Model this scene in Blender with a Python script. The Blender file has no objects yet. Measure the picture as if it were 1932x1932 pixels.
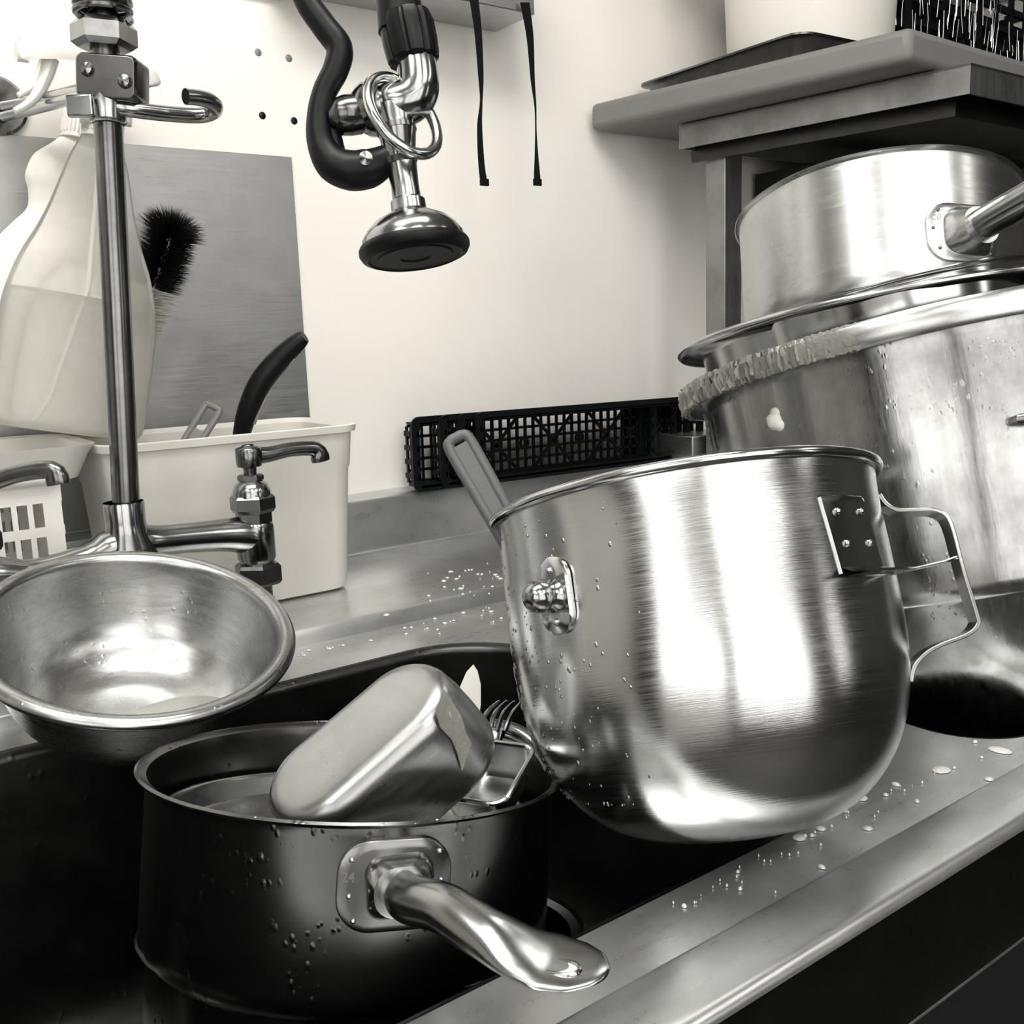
import bpy, bmesh, math, random
from mathutils import Vector, Matrix
PI = math.pi
random.seed(7)
SC = bpy.context.scene
COL = SC.collection

# ------------------------------------------------------------------ camera
F_PX = 1880.0
CZ = 1.195                      # camera height above the floor; the sink top is at 0.90
TOP = 0.90
ax = Vector((.802, -.596, -.035)).normalized()      # camera right
fw = Vector((.582, .7935, -.1767)).normalized()     # camera forward
ax = (ax - fw * ax.dot(fw)).normalized()
up = ax.cross(fw).normalized()
CAM = Vector((0, 0, CZ))
cam = bpy.data.cameras.new('camera')
cam.sensor_width = 36; cam.sensor_height = 36; cam.sensor_fit = 'AUTO'
cam.lens = 36 * F_PX / 1932
cam.clip_start = 0.02
cam_o = bpy.data.objects.new('camera', cam)
COL.objects.link(cam_o)
cam_o.matrix_world = Matrix.Translation(CAM) @ Matrix((ax, up, -fw)).transposed().to_4x4()
SC.camera = cam_o

# ------------------------------------------------------------------ world, exposure
SC.view_settings.view_transform = 'Standard'
SC.view_settings.look = 'None'
SC.view_settings.gamma = 1.0
SC.view_settings.exposure = 0.0
w = bpy.data.worlds.new('world'); SC.world = w; w.use_nodes = True
w.node_tree.nodes['Background'].inputs[0].default_value = (1, .97, .92, 1)
w.node_tree.nodes['Background'].inputs[1].default_value = 0.02
L_CEIL = 6.0      # strength of the ceiling light diffusers
L_WIN = 2.9        # strength of the window behind the camera

def area(name, loc, target, size, power, sy=None):
    l = bpy.data.lights.new(name, 'AREA'); l.energy = power; l.size = size
    if sy: l.shape = 'RECTANGLE'; l.size_y = sy
    l.color = (1, .965, .91)
    o = bpy.data.objects.new(name, l); COL.objects.link(o)
    o.location = loc
    o.rotation_euler = (Vector(target) - Vector(loc)).to_track_quat('-Z', 'Y').to_euler()
    return o
area('ceiling_lamp_light', (0.1, 0.35, 2.38), (0.5, 1.19, 1.3), 1.1, 15, .35)

# ------------------------------------------------------------------ picture geometry helpers
def D(u, v):
    return ax * ((u - 966) / F_PX) - up * ((v - 966) / F_PX) + fw
def P(u, v, t):
    return CAM + D(u, v) * t
def PY(u, v, y):
    d = D(u, v); return CAM + d * (y / d.y)
def PZ(u, v, z):
    d = D(u, v); return CAM + d * ((z - CZ) / d.z)
def frame(u, v, t, elev, roll):
    """Frame of a round vessel: origin in the rim's centre, Z its axis, -Y the side towards the viewer."""
    w_ = D(u, v).normalized(); a = math.radians(roll); e = math.radians(elev)
    upd = (up * math.cos(a) + ax * math.sin(a)); upd = (upd - w_ * upd.dot(w_)).normalized()
    z = (-w_ * math.sin(e) + upd * math.cos(e)).normalized()
    x = w_.cross(upd).normalized(); x = (x - z * x.dot(z)).normalized()
    y = z.cross(x)
    return Matrix.Translation(P(u, v, t)) @ Matrix((x, y, z)).transposed().to_4x4()
def basis(o, x, y, z):
    return Matrix.Translation(o) @ Matrix((x, y, z)).transposed().to_4x4()
def aim(a, b, side=None):
    """Frame at a with Z towards b."""
    z = (Vector(b) - Vector(a)).normalized()
    s = Vector(side) if side else (ax if abs(z.dot(ax)) < .9 else up)
    x = (s - z * s.dot(z)).normalized()
    return basis(Vector(a), x, z.cross(x), z)
def hit(Mw, prof, u, v):
    """Where the line of sight meets a turned shape (outer radius profile); returns local point."""
    inv = Mw.inverted(); o = inv @ CAM; d = (inv.to_3x3() @ D(u, v))
    ps = sorted(prof, key=lambda q: q[1])
    def R(z):
        if z < ps[0][1] or z > ps[-1][1]: return -1
        for (r0, z0), (r1, z1) in zip(ps, ps[1:]):
            if z0 <= z <= z1: return r0 + (r1 - r0) * ((z - z0) / max(1e-9, z1 - z0))
        return -1
    t = .2
    while t < 2:
        q = o + d * t
        if math.hypot(q.x, q.y) < R(q.z): return q
        t += .0004
    return None

# ------------------------------------------------------------------ materials
def newmat(name):
    m = bpy.data.materials.new(name); m.use_nodes = True
    nt = m.node_tree; b = nt.nodes['Principled BSDF']
    return m, nt, b
def N(nt, typ, **kw):
    n = nt.nodes.new(typ)
    for k, v in kw.items(): setattr(n, k, v)
    return n
def ramp(nt, src, stops):
    r = N(nt, 'ShaderNodeValToRGB'); cr = r.color_ramp
    while len(cr.elements) < len(stops): cr.elements.new(.5)
    for e, (p, c) in zip(cr.elements, stops):
        e.position = p; e.color = (c, c, c, 1) if not isinstance(c, tuple) else (*c, 1)
    nt.links.new(src, r.inputs[0]); return r.outputs[0]
def noise(nt, scale, detail=3, rough=.5, stretch=(1, 1, 1), coord='Object'):
    tc = N(nt, 'ShaderNodeTexCoord'); mp = N(nt, 'ShaderNodeMapping'); n = N(nt, 'ShaderNodeTexNoise')
    mp.inputs['Scale'].default_value = stretch
    nt.links.new(tc.outputs[coord], mp.inputs[0]); nt.links.new(mp.outputs[0], n.inputs['Vector'])
    n.inputs['Scale'].default_value = scale; n.inputs['Detail'].default_value = detail; n.inputs['Roughness'].default_value = rough
    return n.outputs['Fac']
def steel(name, base=.5, rough=.22, streak=0.0, stretch=(1, 1, 40), dirt=.0, drops=0.0, bump=.0, dscale=240, tint=(.98, 1.0, 1.0), scratch=0.0):
    m, nt, b = newmat(name)
    b.inputs['Metallic'].default_value = 1
    f = noise(nt, 14, 5, .65)
    c = ramp(nt, f, [(.3, tuple(base * (1 - dirt) * k for k in tint)), (.62, tuple(base * k for k in tint))])
    nt.links.new(c, b.inputs['Base Color'])
    if streak:
        s = noise(nt, 22, 6, .7, stretch)
        r = ramp(nt, s, [(.3, rough * (1 - streak)), (.7, rough * (1 + streak))])
    else:
        s = noise(nt, 9, 4, .6)
        r = ramp(nt, s, [(.3, rough * .8), (.7, rough * 1.25)])
    nt.links.new(r, b.inputs['Roughness'])
    h = None
    if bump:
        s2 = noise(nt, 30, 4, .6, stretch)
        bp = N(nt, 'ShaderNodeBump'); bp.inputs['Strength'].default_value = bump; bp.inputs['Distance'].default_value = .0006
        nt.links.new(s2, bp.inputs['Height']); h = bp.outputs[0]
    if scratch:
        s3 = noise(nt, 3.2, 2, .4); wv = N(nt, 'ShaderNodeTexWave'); wv.wave_type = 'RINGS'
        tc = N(nt, 'ShaderNodeTexCoord'); nt.links.new(tc.outputs['Object'], wv.inputs[0])
        wv.inputs['Scale'].default_value = 45; wv.inputs['Distortion'].default_value = 9; wv.inputs['Detail'].default_value = 4
        bp = N(nt, 'ShaderNodeBump'); bp.inputs['Strength'].default_value = scratch; bp.inputs['Distance'].default_value = .0005
        nt.links.new(wv.outputs['Fac'], bp.inputs['Height'])
        if h: nt.links.new(h, bp.inputs['Normal'])
        h = bp.outputs[0]
    if drops:
        tc = N(nt, 'ShaderNodeTexCoord'); mp = N(nt, 'ShaderNodeMapping'); mp.inputs['Scale'].default_value = (1, 1, .6)
        vo = N(nt, 'ShaderNodeTexVoronoi'); vo.inputs['Scale'].default_value = dscale
        nt.links.new(tc.outputs['Object'], mp.inputs[0]); nt.links.new(mp.outputs[0], vo.inputs['Vector'])
        dd = ramp(nt, vo.outputs['Distance'], [(.0, 1.0), (.34, .0)])
        gate = ramp(nt, noise(nt, 38, 3, .6), [(.53, 0.0), (.6, 1.0)])
        mu = N(nt, 'ShaderNodeMath', operation='MULTIPLY'); nt.links.new(dd, mu.inputs[0]); nt.links.new(gate, mu.inputs[1])
        bp = N(nt, 'ShaderNodeBump'); bp.inputs['Strength'].default_value = drops; bp.inputs['Distance'].default_value = .0016
        nt.links.new(mu.outputs[0], bp.inputs['Height'])
        if h: nt.links.new(h, bp.inputs['Normal'])
        h = bp.outputs[0]
    if h: nt.links.new(h, b.inputs['Normal'])
    return m
def plain(name, col, rough=.5, spec=.5, var=0.0, bump=0.0, bscale=60, sss=0.0, coat=0):
    m, nt, b = newmat(name)
    if var:
        f = noise(nt, 8, 4, .6)
        nt.links.new(ramp(nt, f, [(.3, tuple(c * (1 - var) for c in col)), (.7, tuple(col))]), b.inputs['Base Color'])
    else: b.inputs['Base Color'].default_value = (*col, 1)
    b.inputs['Roughness'].default_value = rough
    b.inputs['Specular IOR Level'].default_value = spec
    b.inputs['Coat Weight'].default_value = coat
    if sss:
        b.inputs['Subsurface Weight'].default_value = sss; b.inputs['Subsurface Radius'].default_value = (.02, .02, .02)
    if bump:
        bp = N(nt, 'ShaderNodeBump'); bp.inputs['Strength'].default_value = bump; bp.inputs['Distance'].default_value = .001
        nt.links.new(noise(nt, bscale, 5, .6), bp.inputs['Height']); nt.links.new(bp.outputs[0], b.inputs['Normal'])
    return m
def sheer(name, col, opacity=.5, rough=.3, gloss=.12):
    """Translucent plastic: part clear, part milky."""
    m = bpy.data.materials.new(name); m.use_nodes = True; nt = m.node_tree; nt.nodes.clear()
    out = N(nt, 'ShaderNodeOutputMaterial'); tr = N(nt, 'ShaderNodeBsdfTransparent')
    df = N(nt, 'ShaderNodeBsdfDiffuse'); tl = N(nt, 'ShaderNodeBsdfTranslucent'); gl = N(nt, 'ShaderNodeBsdfGlossy')
    for n_ in (df, tl): n_.inputs[0].default_value = (*col, 1)
    gl.inputs['Roughness'].default_value = rough
    a = N(nt, 'ShaderNodeMixShader'); a.inputs[0].default_value = .5
    nt.links.new(df.outputs[0], a.inputs[1]); nt.links.new(tl.outputs[0], a.inputs[2])
    b = N(nt, 'ShaderNodeMixShader')
    f = noise(nt, 12, 4, .6)
    nt.links.new(ramp(nt, f, [(.3, opacity * .8), (.7, min(1, opacity * 1.15))]), b.inputs[0])
    nt.links.new(tr.outputs[0], b.inputs[1]); nt.links.new(a.outputs[0], b.inputs[2])
    lw = N(nt, 'ShaderNodeLayerWeight'); lw.inputs[0].default_value = gloss
    c = N(nt, 'ShaderNodeMixShader'); nt.links.new(lw.outputs['Fresnel'], c.inputs[0])
    nt.links.new(b.outputs[0], c.inputs[1]); nt.links.new(gl.outputs[0], c.inputs[2])
    nt.links.new(c.outputs[0], out.inputs[0])
    return m
def glow(name, col, s):
    m = bpy.data.materials.new(name); m.use_nodes = True; nt = m.node_tree; nt.nodes.clear()
    out = N(nt, 'ShaderNodeOutputMaterial'); e = N(nt, 'ShaderNodeEmission')
    e.inputs[0].default_value = (*col, 1); e.inputs[1].default_value = s
    nt.links.new(e.outputs[0], out.inputs[0]); return m

M = {}
M['bowl'] = steel('brushed_steel', .64, .19, .35, (1, 1, 70), .08, 0, .10, 300)
M['pan'] = steel('dull_pan_steel', .16, .22, .06, (1, 1, 5), .3, .25, 0, 230)
M['pan_light'] = steel('worn_pan_steel', .52, .26, .12, (1, 1, 6), .15, 0, .15)
M['pot'] = steel('scratched_pot_steel', .42, .2, .3, (8, 8, 1), .45, .12, .1, 260)
M['polish'] = steel('polished_steel', .6, .16, 0, dirt=.15)
M['chrome'] = steel('worn_chrome', .42, .17, 0, dirt=.45)
M['chrome_dark'] = steel('tarnished_chrome', .22, .22, 0, dirt=.5)
M['wetbowl'] = steel('wet_bowl_steel', .52, .27, .2, (1, 1, 10), .3, .15, .05, 220, scratch=.03)
M['top'] = steel('worktop_steel', .72, .30, .14, (1.2, 10, 2), .22, 0, .015, 150)
M['top'].node_tree.nodes['Principled BSDF'].inputs['Metallic'].default_value = .88
M['basin'] = steel('shaded_steel', .07, .34, .2, (1, 1, 1), .3, .2, 0, 130)  # deep shade of the sink is put into this near-black base colour
M['panel'] = steel('splash_steel', .52, .38, .25, (1, 1, 30), .15, 0, .1)
M['shelf'] = steel('shelf_steel', .36, .42, .2, (6, 6, 1), .35)
M['black'] = plain('black_plastic', (.004, .005, .006), .35, .22)
M['rubber'] = plain('black_rubber', (.004, .005, .006), .4, .22, bump=.3)
M['strap'] = plain('black_webbing', (.006, .006, .007), .9, .1)
M['wall'] = plain('white_wall_paint', (.87, .85, .81), .45, .35, .02)
M['white'] = plain('white_plastic', (.82, .805, .77), .35, .5, .05, sss=.1)
M['tub'] = plain('cloudy_white_plastic', (.80, .785, .74), .32, .5, .10, bump=.1, bscale=12, sss=.3)
M['board'] = plain('shaded_board_plastic', (.19, .19, .185), .45, .3, .08)  # pale board greyed so its underside shading sits in the base colour
M['bottle'] = sheer('clear_bottle_plastic', (.86, .85, .81), .34)
M['bottle2'] = plain('milky_bottle_plastic', (.82, .81, .77), .35, .4, .03, sss=.3)
M['liquid'] = sheer('bottle_liquid', (.66, .65, .62), .42)
M['grey'] = plain('grey_plastic', (.10, .105, .11), .42, .5, .2, bump=.4, bscale=300)
M['greyl'] = plain('mid_grey_plastic', (.2, .2, .2), .4, .5)
M['foam'] = plain('dried_foam', (.82, .80, .75), .6, .3, .1, bump=.6, bscale=200)
M['crust'] = plain('dried_food_crust', (.24, .235, .215), .4, .6, .5, bump=1, bscale=150)
M['water'] = plain('water_spot', (.62, .61, .58), .12, .8)
M['floor'] = plain('dark_floor_tile', (.03, .03, .03), .5, .4, .3)
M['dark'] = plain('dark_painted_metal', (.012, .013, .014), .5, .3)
M['ceil'] = plain('ceiling_paint', (.45, .44, .42), .8, .2)
M['backwall'] = plain('grey_tile_wall', (.03, .03, .03), .5, .4, .2)
M['brist'] = plain('black_bristle', (.004, .004, .005), .5, .4)
M['bristw'] = plain('pale_bristle', (.62, .61, .57), .5, .4)
M['lamp'] = glow('lamp_diffuser', (1, .965, .91), L_CEIL)
M['winlit'] = glow('frosted_daylight_pane', (1, .97, .93), L_WIN)

# ------------------------------------------------------------------ mesh builder
class MB:
    def __init__(s): s.v = []; s.f = []
    def add(s, vs, fs, m=None):
        k = len(s.v)
        s.v += [(m @ Vector(q)) if m else Vector(q) for q in vs]
        s.f += [tuple(i + k for i in f) for f in fs]
        return s
    def box(s, c, d, m=None):
        x, y, z = c; a, b, h = d[0] / 2, d[1] / 2, d[2] / 2
        vs = [(x + i * a, y + j * b, z + k * h) for k in (-1, 1) for j in (-1, 1) for i in (-1, 1)]
        return s.add(vs, [(0, 2, 3, 1), (4, 5, 7, 6), (0, 1, 5, 4), (2, 6, 7, 3), (0, 4, 6, 2), (1, 3, 7, 5)], m)
    def lathe(s, prof, seg=64, m=None, a0=0.0, sy=1.0):
        vs = []; fs = []; n = len(prof)
        for i in range(seg):
            a = a0 + 2 * PI * i / seg
            for r, z in prof: vs.append((r * math.cos(a), r * math.sin(a) * sy, z))
        for i in range(seg):
            j = (i + 1) % seg
            for k in range(n - 1): fs.append((i * n + k, j * n + k, j * n + k + 1, i * n + k + 1))
        return s.add(vs, fs, m)
    def loft(s, loops, closed=True, cap=(False, False), m=None):
        n = len(loops[0]); vs = [q for l in loops for q in l]; fs = []
        for a in range(len(loops) - 1):
            for i in range(n if closed else n - 1):
                j = (i + 1) % n
                fs.append((a * n + i, a * n + j, (a + 1) * n + j, (a + 1) * n + i))
        if cap[0]: fs.append(tuple(reversed(range(n))))
        if cap[1]: fs.append(tuple(range((len(loops) - 1) * n, len(loops) * n)))
        return s.add(vs, fs, m)
    def tube(s, path, r, seg=12, m=None, closed=False, flat=None, cap=True, nrm=None):
        """path of points; r a number or a list; flat=(width,thickness) scale for strap sections."""
        pts = [Vector(p) for p in path]; n = len(pts); loops = []; prev = None
        for i, p in enumerate(pts):
            a = pts[(i - 1) % n] if (closed or i > 0) else pts[i]
            b = pts[(i + 1) % n] if (closed or i < n - 1) else pts[i]
            t = (b - a).normalized()
            if prev is None:
                ref = Vector(nrm) if nrm else (Vector((0, 0, 1)) if abs(t.z) < .9 else Vector((1, 0, 0)))
            else: ref = prev
            x = (ref - t * ref.dot(t)).normalized(); prev = x; y = t.cross(x)
            rr = r[i] if isinstance(r, (list, tuple)) else r
            rx, ry = (rr * flat[0], rr * flat[1]) if flat else (rr, rr)
            if flat and len(flat) > 2:
                loops.append([p + x * sx * rx + y * sy * ry for sx, sy in ((1, 1), (-1, 1), (-1, -1), (1, -1))])
            else:
                loops.append([p + x * math.cos(2 * PI * k / seg) * rx + y * math.sin(2 * PI * k / seg) * ry for k in range(seg)])
        if closed: loops.append(loops[0]); return s.loft(loops, True, (False, False), m)
        return s.loft(loops, True, (cap, cap), m)
    def ball(s, c, r, m=None, seg=16, sc=(1, 1, 1)):
        h = seg // 2
        prof = [(r * math.sin(PI * k / h) + 1e-6, -r * math.cos(PI * k / h)) for k in range(h + 1)]
        mm = Matrix.Translation(Vector(c)) @ Matrix.Diagonal((*sc, 1))
        return s.lathe(prof, seg, (m @ mm) if m else mm)
    def build(s, name, mat, parent=None, world=False, smooth=True, ang=35, bevel=0, subsurf=0):
        me = bpy.data.meshes.new(name)
        vs = s.v
        if world and parent is not None:
            bpy.context.view_layer.update()
            inv = parent.matrix_world.inverted() if not isinstance(parent, Matrix) else parent.inverted()
            vs = [inv @ q for q in vs]
        me.from_pydata([tuple(q) for q in vs], [], s.f)
        bm = bmesh.new(); bm.from_mesh(me)
        bmesh.ops.remove_doubles(bm, verts=bm.verts, dist=2e-6)
        bmesh.ops.dissolve_degenerate(bm, edges=bm.edges, dist=1e-7)
        bmesh.ops.recalc_face_normals(bm, faces=bm.faces)
        bm.to_mesh(me); bm.free()
        if smooth:
            me.shade_smooth()
            try: me.set_sharp_from_angle(angle=math.radians(ang))
            except Exception: pass
        me.materials.append(mat)
        o = bpy.data.objects.new(name, me); COL.objects.link(o)
        if parent is not None: o.parent = parent
        if bevel:
            b = o.modifiers.new('bevel', 'BEVEL'); b.width = bevel; b.segments = 3; b.limit_method = 'ANGLE'
            b.angle_limit = math.radians(40)
        if subsurf:
            q = o.modifiers.new('smooth', 'SUBSURF'); q.levels = subsurf; q.render_levels = subsurf
        return o
def tag(o, label=None, cat=None, group=None, kind=None):
    if label: o['label'] = label
    if cat: o['category'] = cat
    if group: o['group'] = group
    if kind: o['kind'] = kind
    return o
def thing(name, label, cat, mw, group=None):
    o = bpy.data.objects.new(name, None); COL.objects.link(o)
    o.empty_display_size = .02
    if not isinstance(mw, Matrix): mw = Matrix.Translation(Vector(mw))
    o.matrix_world = mw; o.matrix_basis = mw
    bpy.context.view_layer.update()
    return tag(o, label, cat, group)
def struct(name, mb, mat, **kw):
    return tag(mb.build(name, mat, **kw), kind='structure')
def rrect(hx, hy, r, z, n=8, cx=0, cy=0):
    r = min(r, hx - 1e-5, hy - 1e-5); out = []
    for (sx, sy, a0) in ((1, 1, 0), (-1, 1, 90), (-1, -1, 180), (1, -1, 270)):
        for k in range(n + 1):
            a = math.radians(a0 + 90 * k / n)
            out.append(Vector((cx + sx * (hx - r) + r * math.cos(a), cy + sy * (hy - r) + r * math.sin(a), z)))
    return out
def arc(cx, cy, r, a0, a1, n):
    return [(cx + r * math.cos(math.radians(a0 + (a1 - a0) * k / n)), cy + r * math.sin(math.radians(a0 + (a1 - a0) * k / n))) for k in range(n + 1)]
def smooth_path(pts, n=6):
    """Catmull-Rom through points."""
    pts = [Vector(p) for p in pts]; out = []
    for i in range(len(pts) - 1):
        p0 = pts[max(0, i - 1)]; p1 = pts[i]; p2 = pts[i + 1]; p3 = pts[min(len(pts) - 1, i + 2)]
        for k in range(n):
            t = k / n
            out.append(.5 * ((2 * p1) + (p2 - p0) * t + (2 * p0 - 5 * p1 + 4 * p2 - p3) * t * t + (3 * p1 - p0 - 3 * p2 + p3) * t ** 3))
    out.append(pts[-1]); return out
def profile_smooth(pts, n=5):
    return [(max(1e-5, q.x), q.y) for q in smooth_path([Vector((a, b, 0)) for a, b in pts], n)]
def extrude_x(mb, prof, x0, x1, nx=1):
    n = len(prof); loops = [[Vector((x0 + (x1 - x0) * k / nx, y, z)) for y, z in prof] for k in range(nx + 1)]
    return mb.loft(loops, closed=False)
def text_mesh(name, txt, size, mw, mat, parent, depth=.0003):
    c = bpy.data.curves.new('lettering', 'FONT'); c.body = txt; c.size = size; c.extrude = depth; c.align_x = 'CENTER'; c.align_y = 'CENTER'
    t = bpy.data.objects.new('lettering_source', c)
    COL.objects.link(t); bpy.context.view_layer.update()
    me = bpy.data.meshes.new_from_object(t.evaluated_get(bpy.context.evaluated_depsgraph_get()))
    bpy.data.objects.remove(t)
    me.transform(mw); me.materials.clear(); me.materials.append(mat)
    o = bpy.data.objects.new(name, me); COL.objects.link(o); o.parent = parent
    return o

# ================================================================== THE ROOM
WY = 1.191                       # back wall plane
X0, X1, YB, ZC = -1.7, 3.0, -2.7, 2.5
struct('wall_back', MB().box(((X0 + X1) / 2, WY + .05, ZC / 2), (X1 - X0 + .2, .1, ZC)), M['wall'], smooth=False)
struct('wall_left', MB().box((X0 - .05, (WY + YB) / 2, ZC / 2), (.1, WY - YB, ZC)), M['wall'], smooth=False)
struct('wall_right', MB().box((X1 + .05, (WY + YB) / 2, ZC / 2), (.1, WY - YB, ZC)), M['backwall'], smooth=False)
struct('wall_front', MB().box(((X0 + X1) / 2, YB - .05, ZC / 2), (X1 - X0 + .2, .1, ZC)), M['backwall'], smooth=False)
struct('floor', MB().box(((X0 + X1) / 2, (WY + YB) / 2, -.05), (X1 - X0 + .2, WY - YB + .2, .1)), M['floor'], smooth=False)
struct('ceiling', MB().box(((X0 + X1) / 2, (WY + YB) / 2, ZC + .05), (X1 - X0 + .2, WY - YB + .2, .1)), M['ceil'], smooth=False)
# window in the wall behind the viewer, with frame and mullion
def window(idx, m, wd, z0, z1, bars):
    fr = MB(); zc = (z0 + z1) / 2; zh = z1 - z0
    for sx in (-1, 1): fr.box((sx * (wd / 2 + .03), .02, zc), (.06, .05, zh + .12), m)
    for sz in (-1, 1): fr.box((0, .02, zc + sz * (zh / 2 + .03)), (wd, .05, .06), m)
    for bx_, bw_ in bars: fr.box((bx_, .02, zc), (bw_, .05, zh), m)
    wo = struct('window_%d' % idx, fr, M['dark'], smooth=False)
    MB().box((0, .012, zc), (wd, .006, zh), m).build('pane', M['winlit'], wo, smooth=False)
window(1, Matrix.Translation((-.25, YB, 0)), 2.3, .62, 2.38, ((-.5, .06), (.45, .05)))
window(2, Matrix.Translation((X0, -1.30, 0)) @ Matrix.Rotation(-PI / 2, 4, 'Z'), 2.1, 1.0, 2.3, ((0.2, .06),))
window(3, Matrix.Translation((2.25, YB, 0)), .35, .9, 2.2, ())
# unseen tall block added at left to put a dark band in bowl reflections
fr_ = thing('added_dark_block', 'unseen tall black block added beside the left window to darken bowl reflections', 'block', (X0 + .30, .05, 0))
MB().box((X0 + .30, .03, .95), (.58, .38, 1.86)).build('dark_block_body', M['dark'], fr_, world=True, bevel=.01)
MB().box((X0 + .60, .03, .95), (.03, .36, 1.80)).build('dark_block_front', M['black'], fr_, world=True, bevel=.006)
# ceiling lights
for i, (cx, cy, lx, ly) in enumerate(((-1.05, -.25, .6, 1.0), (-.15, -1.0, .6, 1.1), (.75, -1.25, .6, 1.1), (1.75, -1.0, .25, 1.2), (-.35, -2.1, 1.5, .5), (0.1, .35, 1.2, .35))):
    cl = thing('ceiling_light', ['square-ended ceiling light panel above the left end of the room', 'ceiling light panel straight behind the viewer', 'ceiling light panel behind and right of the viewer',
               'narrow ceiling light panel farthest right', 'wide ceiling light panel nearest the window wall', 'crosswise ceiling light panel above the sink and tap'][i], 'ceiling light', (cx, cy, ZC))
    f = MB()
    for sx in (-1, 1): f.box((sx * (lx / 2 + .015), 0, -.03), (.03, ly + .06, .06)); f.box((0, sx * (ly / 2 + .015), -.03), (lx, .03, .06))
    f.box((0, 0, -.008), (lx, ly, .012)); f.build('light_frame', M['white'], cl, smooth=False)
    MB().box((0, 0, -.045), (lx, ly, .01)).build('diffuser', M['lamp'], cl, smooth=False)

# ================================================================== SINK UNIT
YE, YC, YR, YU = .262, .3035, .876, 1.141      # front edge, crease, rear step, upstand
HX = (-.30, .555); HY = (.3455, .80)
GX = (.643, 1.22); GY = (.322, .80)
SX0, SX1 = -1.0, 2.2
sink = thing('sink_unit', 'stainless steel double sink worktop with raised front lip along the back wall', 'sink', (0.6, .26, 0))
def hole_loop(hx, hy, r, z):
    return rrect((hx[1] - hx[0]) / 2, (hy[1] - hy[0]) / 2, r, z, 10, (hx[0] + hx[1]) / 2, (hy[0] + hy[1]) / 2)
top = MB()
bm = bmesh.new()
def ring(pts):
    vs = [bm.verts.new(p) for p in pts]
    return [bm.edges.new((vs[i], vs[(i + 1) % len(vs)])) for i in range(len(vs))]
ed = ring([Vector(p) for p in ((SX0, YC, TOP), (SX1, YC, TOP), (SX1, YR, TOP), (SX0, YR, TOP))])
ed += ring(hole_loop(HX, HY, .10, TOP)); ed += ring(hole_loop(GX, GY, .06, TOP))
bmesh.ops.triangle_fill(bm, use_beauty=True, edges=ed)
bm.verts.index_update()
top.add([v.co.copy() for v in bm.verts], [tuple(v.index for v in f.verts) for f in bm.faces]); bm.free()
L = TOP
fp = [(YC, L), (YC - .0015, L + .0022), (YC - .004, L + .003), (YE + .008, L + .004)] + \
     [(YE + .006 - .006 * math.sin(math.radians(a)), L - .002 + .006 * math.cos(math.radians(a))) for a in range(0, 91, 15)]
extrude_x(top, fp, SX0, SX1)
rp = [(YR, L), (YR + .001, L + .001), (YR + .004, L + .015), (YR + .006, L + .0175), (YR + .010, L + .018), (YU - .006, L + .018),
      (YU - .002, L + .0195), (YU, L + .024), (YU + .002, L + .085), (YU + .003, L + .088), (YU + .006, L + .0895), (WY - .001, L + .0895)]
extrude_x(top, rp, SX0, SX1)
top.build('worktop', M['top'], sink, world=True, ang=30)
ap = MB(); extrude_x(ap, [(YE, L - .002), (YE, L - .074), (YE + .001, L - .076), (YE + .016, L - .076), (YE + .016, L - .07)], SX0, SX1)
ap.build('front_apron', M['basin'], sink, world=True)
MB().tube([(SX0, YE + .001, L - .0755), (SX1, YE + .001, L - .0755)], .0014, 8).build('apron_edge_highlight', M['panel'], sink, world=True)  # lighter steel rod stands in for the highlight along the apron's lower edge
def basin(hx, hy, r, depth, name):
    b = MB(); loops = []
    def lp(off, z): return hole_loop((hx[0] + off, hx[1] - off), (hy[0] + off, hy[1] - off), r - off * .5, z)
    for a in range(0, 91, 15):
        loops.append(lp(.008 * math.sin(math.radians(a)), TOP - .008 * (1 - math.cos(math.radians(a)))))
    rb = .05
    loops.append(lp(.014, TOP - depth + rb))
    for a in range(15, 91, 15):
        loops.append(lp(.014 + rb * (1 - math.cos(math.radians(a))), TOP - depth + rb - rb * math.sin(math.radians(a))))
    loops.append(lp(.15, TOP - depth - .003))
    b.loft(loops, True, (False, True))
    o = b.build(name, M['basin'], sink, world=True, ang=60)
    cx, cy = (hx[0] + hx[1]) / 2, (hy[0] + hy[1]) / 2
    MB().lathe([(.045, .002), (.042, .004), (.03, .001), (1e-5, .001)], 32, Matrix.Translation((cx - .15, cy, TOP - depth - .003))).build('drain', M['chrome'], o, world=True)
basin(HX, HY, .10, .25, 'basin')
basin(GX, GY, .06, .125, 'basin')
cab = MB()
for c_, d_ in (((.6, .310, .40), (3.0, .02, .80)), ((-.89, .73, .40), (.02, .80, .80)), ((2.09, .73, .40), (.02, .80, .80)), ((.6, .73, .02), (2.96, .80, .04)), ((.6, 1.12, .40), (2.96, .02, .80))):
    cab.box(c_, d_)
cabo = cab.build('under_sink_cabinet', M['dark'], None, smooth=False)
tag(cabo, 'black cabinet base standing on the floor under the sink worktop', 'cabinet')

# splash panel on the wall
pr = PY(548, 297, WY); pb = PY(583, 790, WY)
MBp = MB(); MBp.box(((-1.0 + pr.x) / 2, WY - .002, (pr.z + TOP + .092) / 2), (pr.x + 1.0, .003, pr.z - TOP - .092))
tag(MBp.build('splash_panel', M['panel'], bevel=.0008), 'flat grey stainless steel splash sheet fixed to the white wall behind the spray bottles', 'wall panel')
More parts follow.
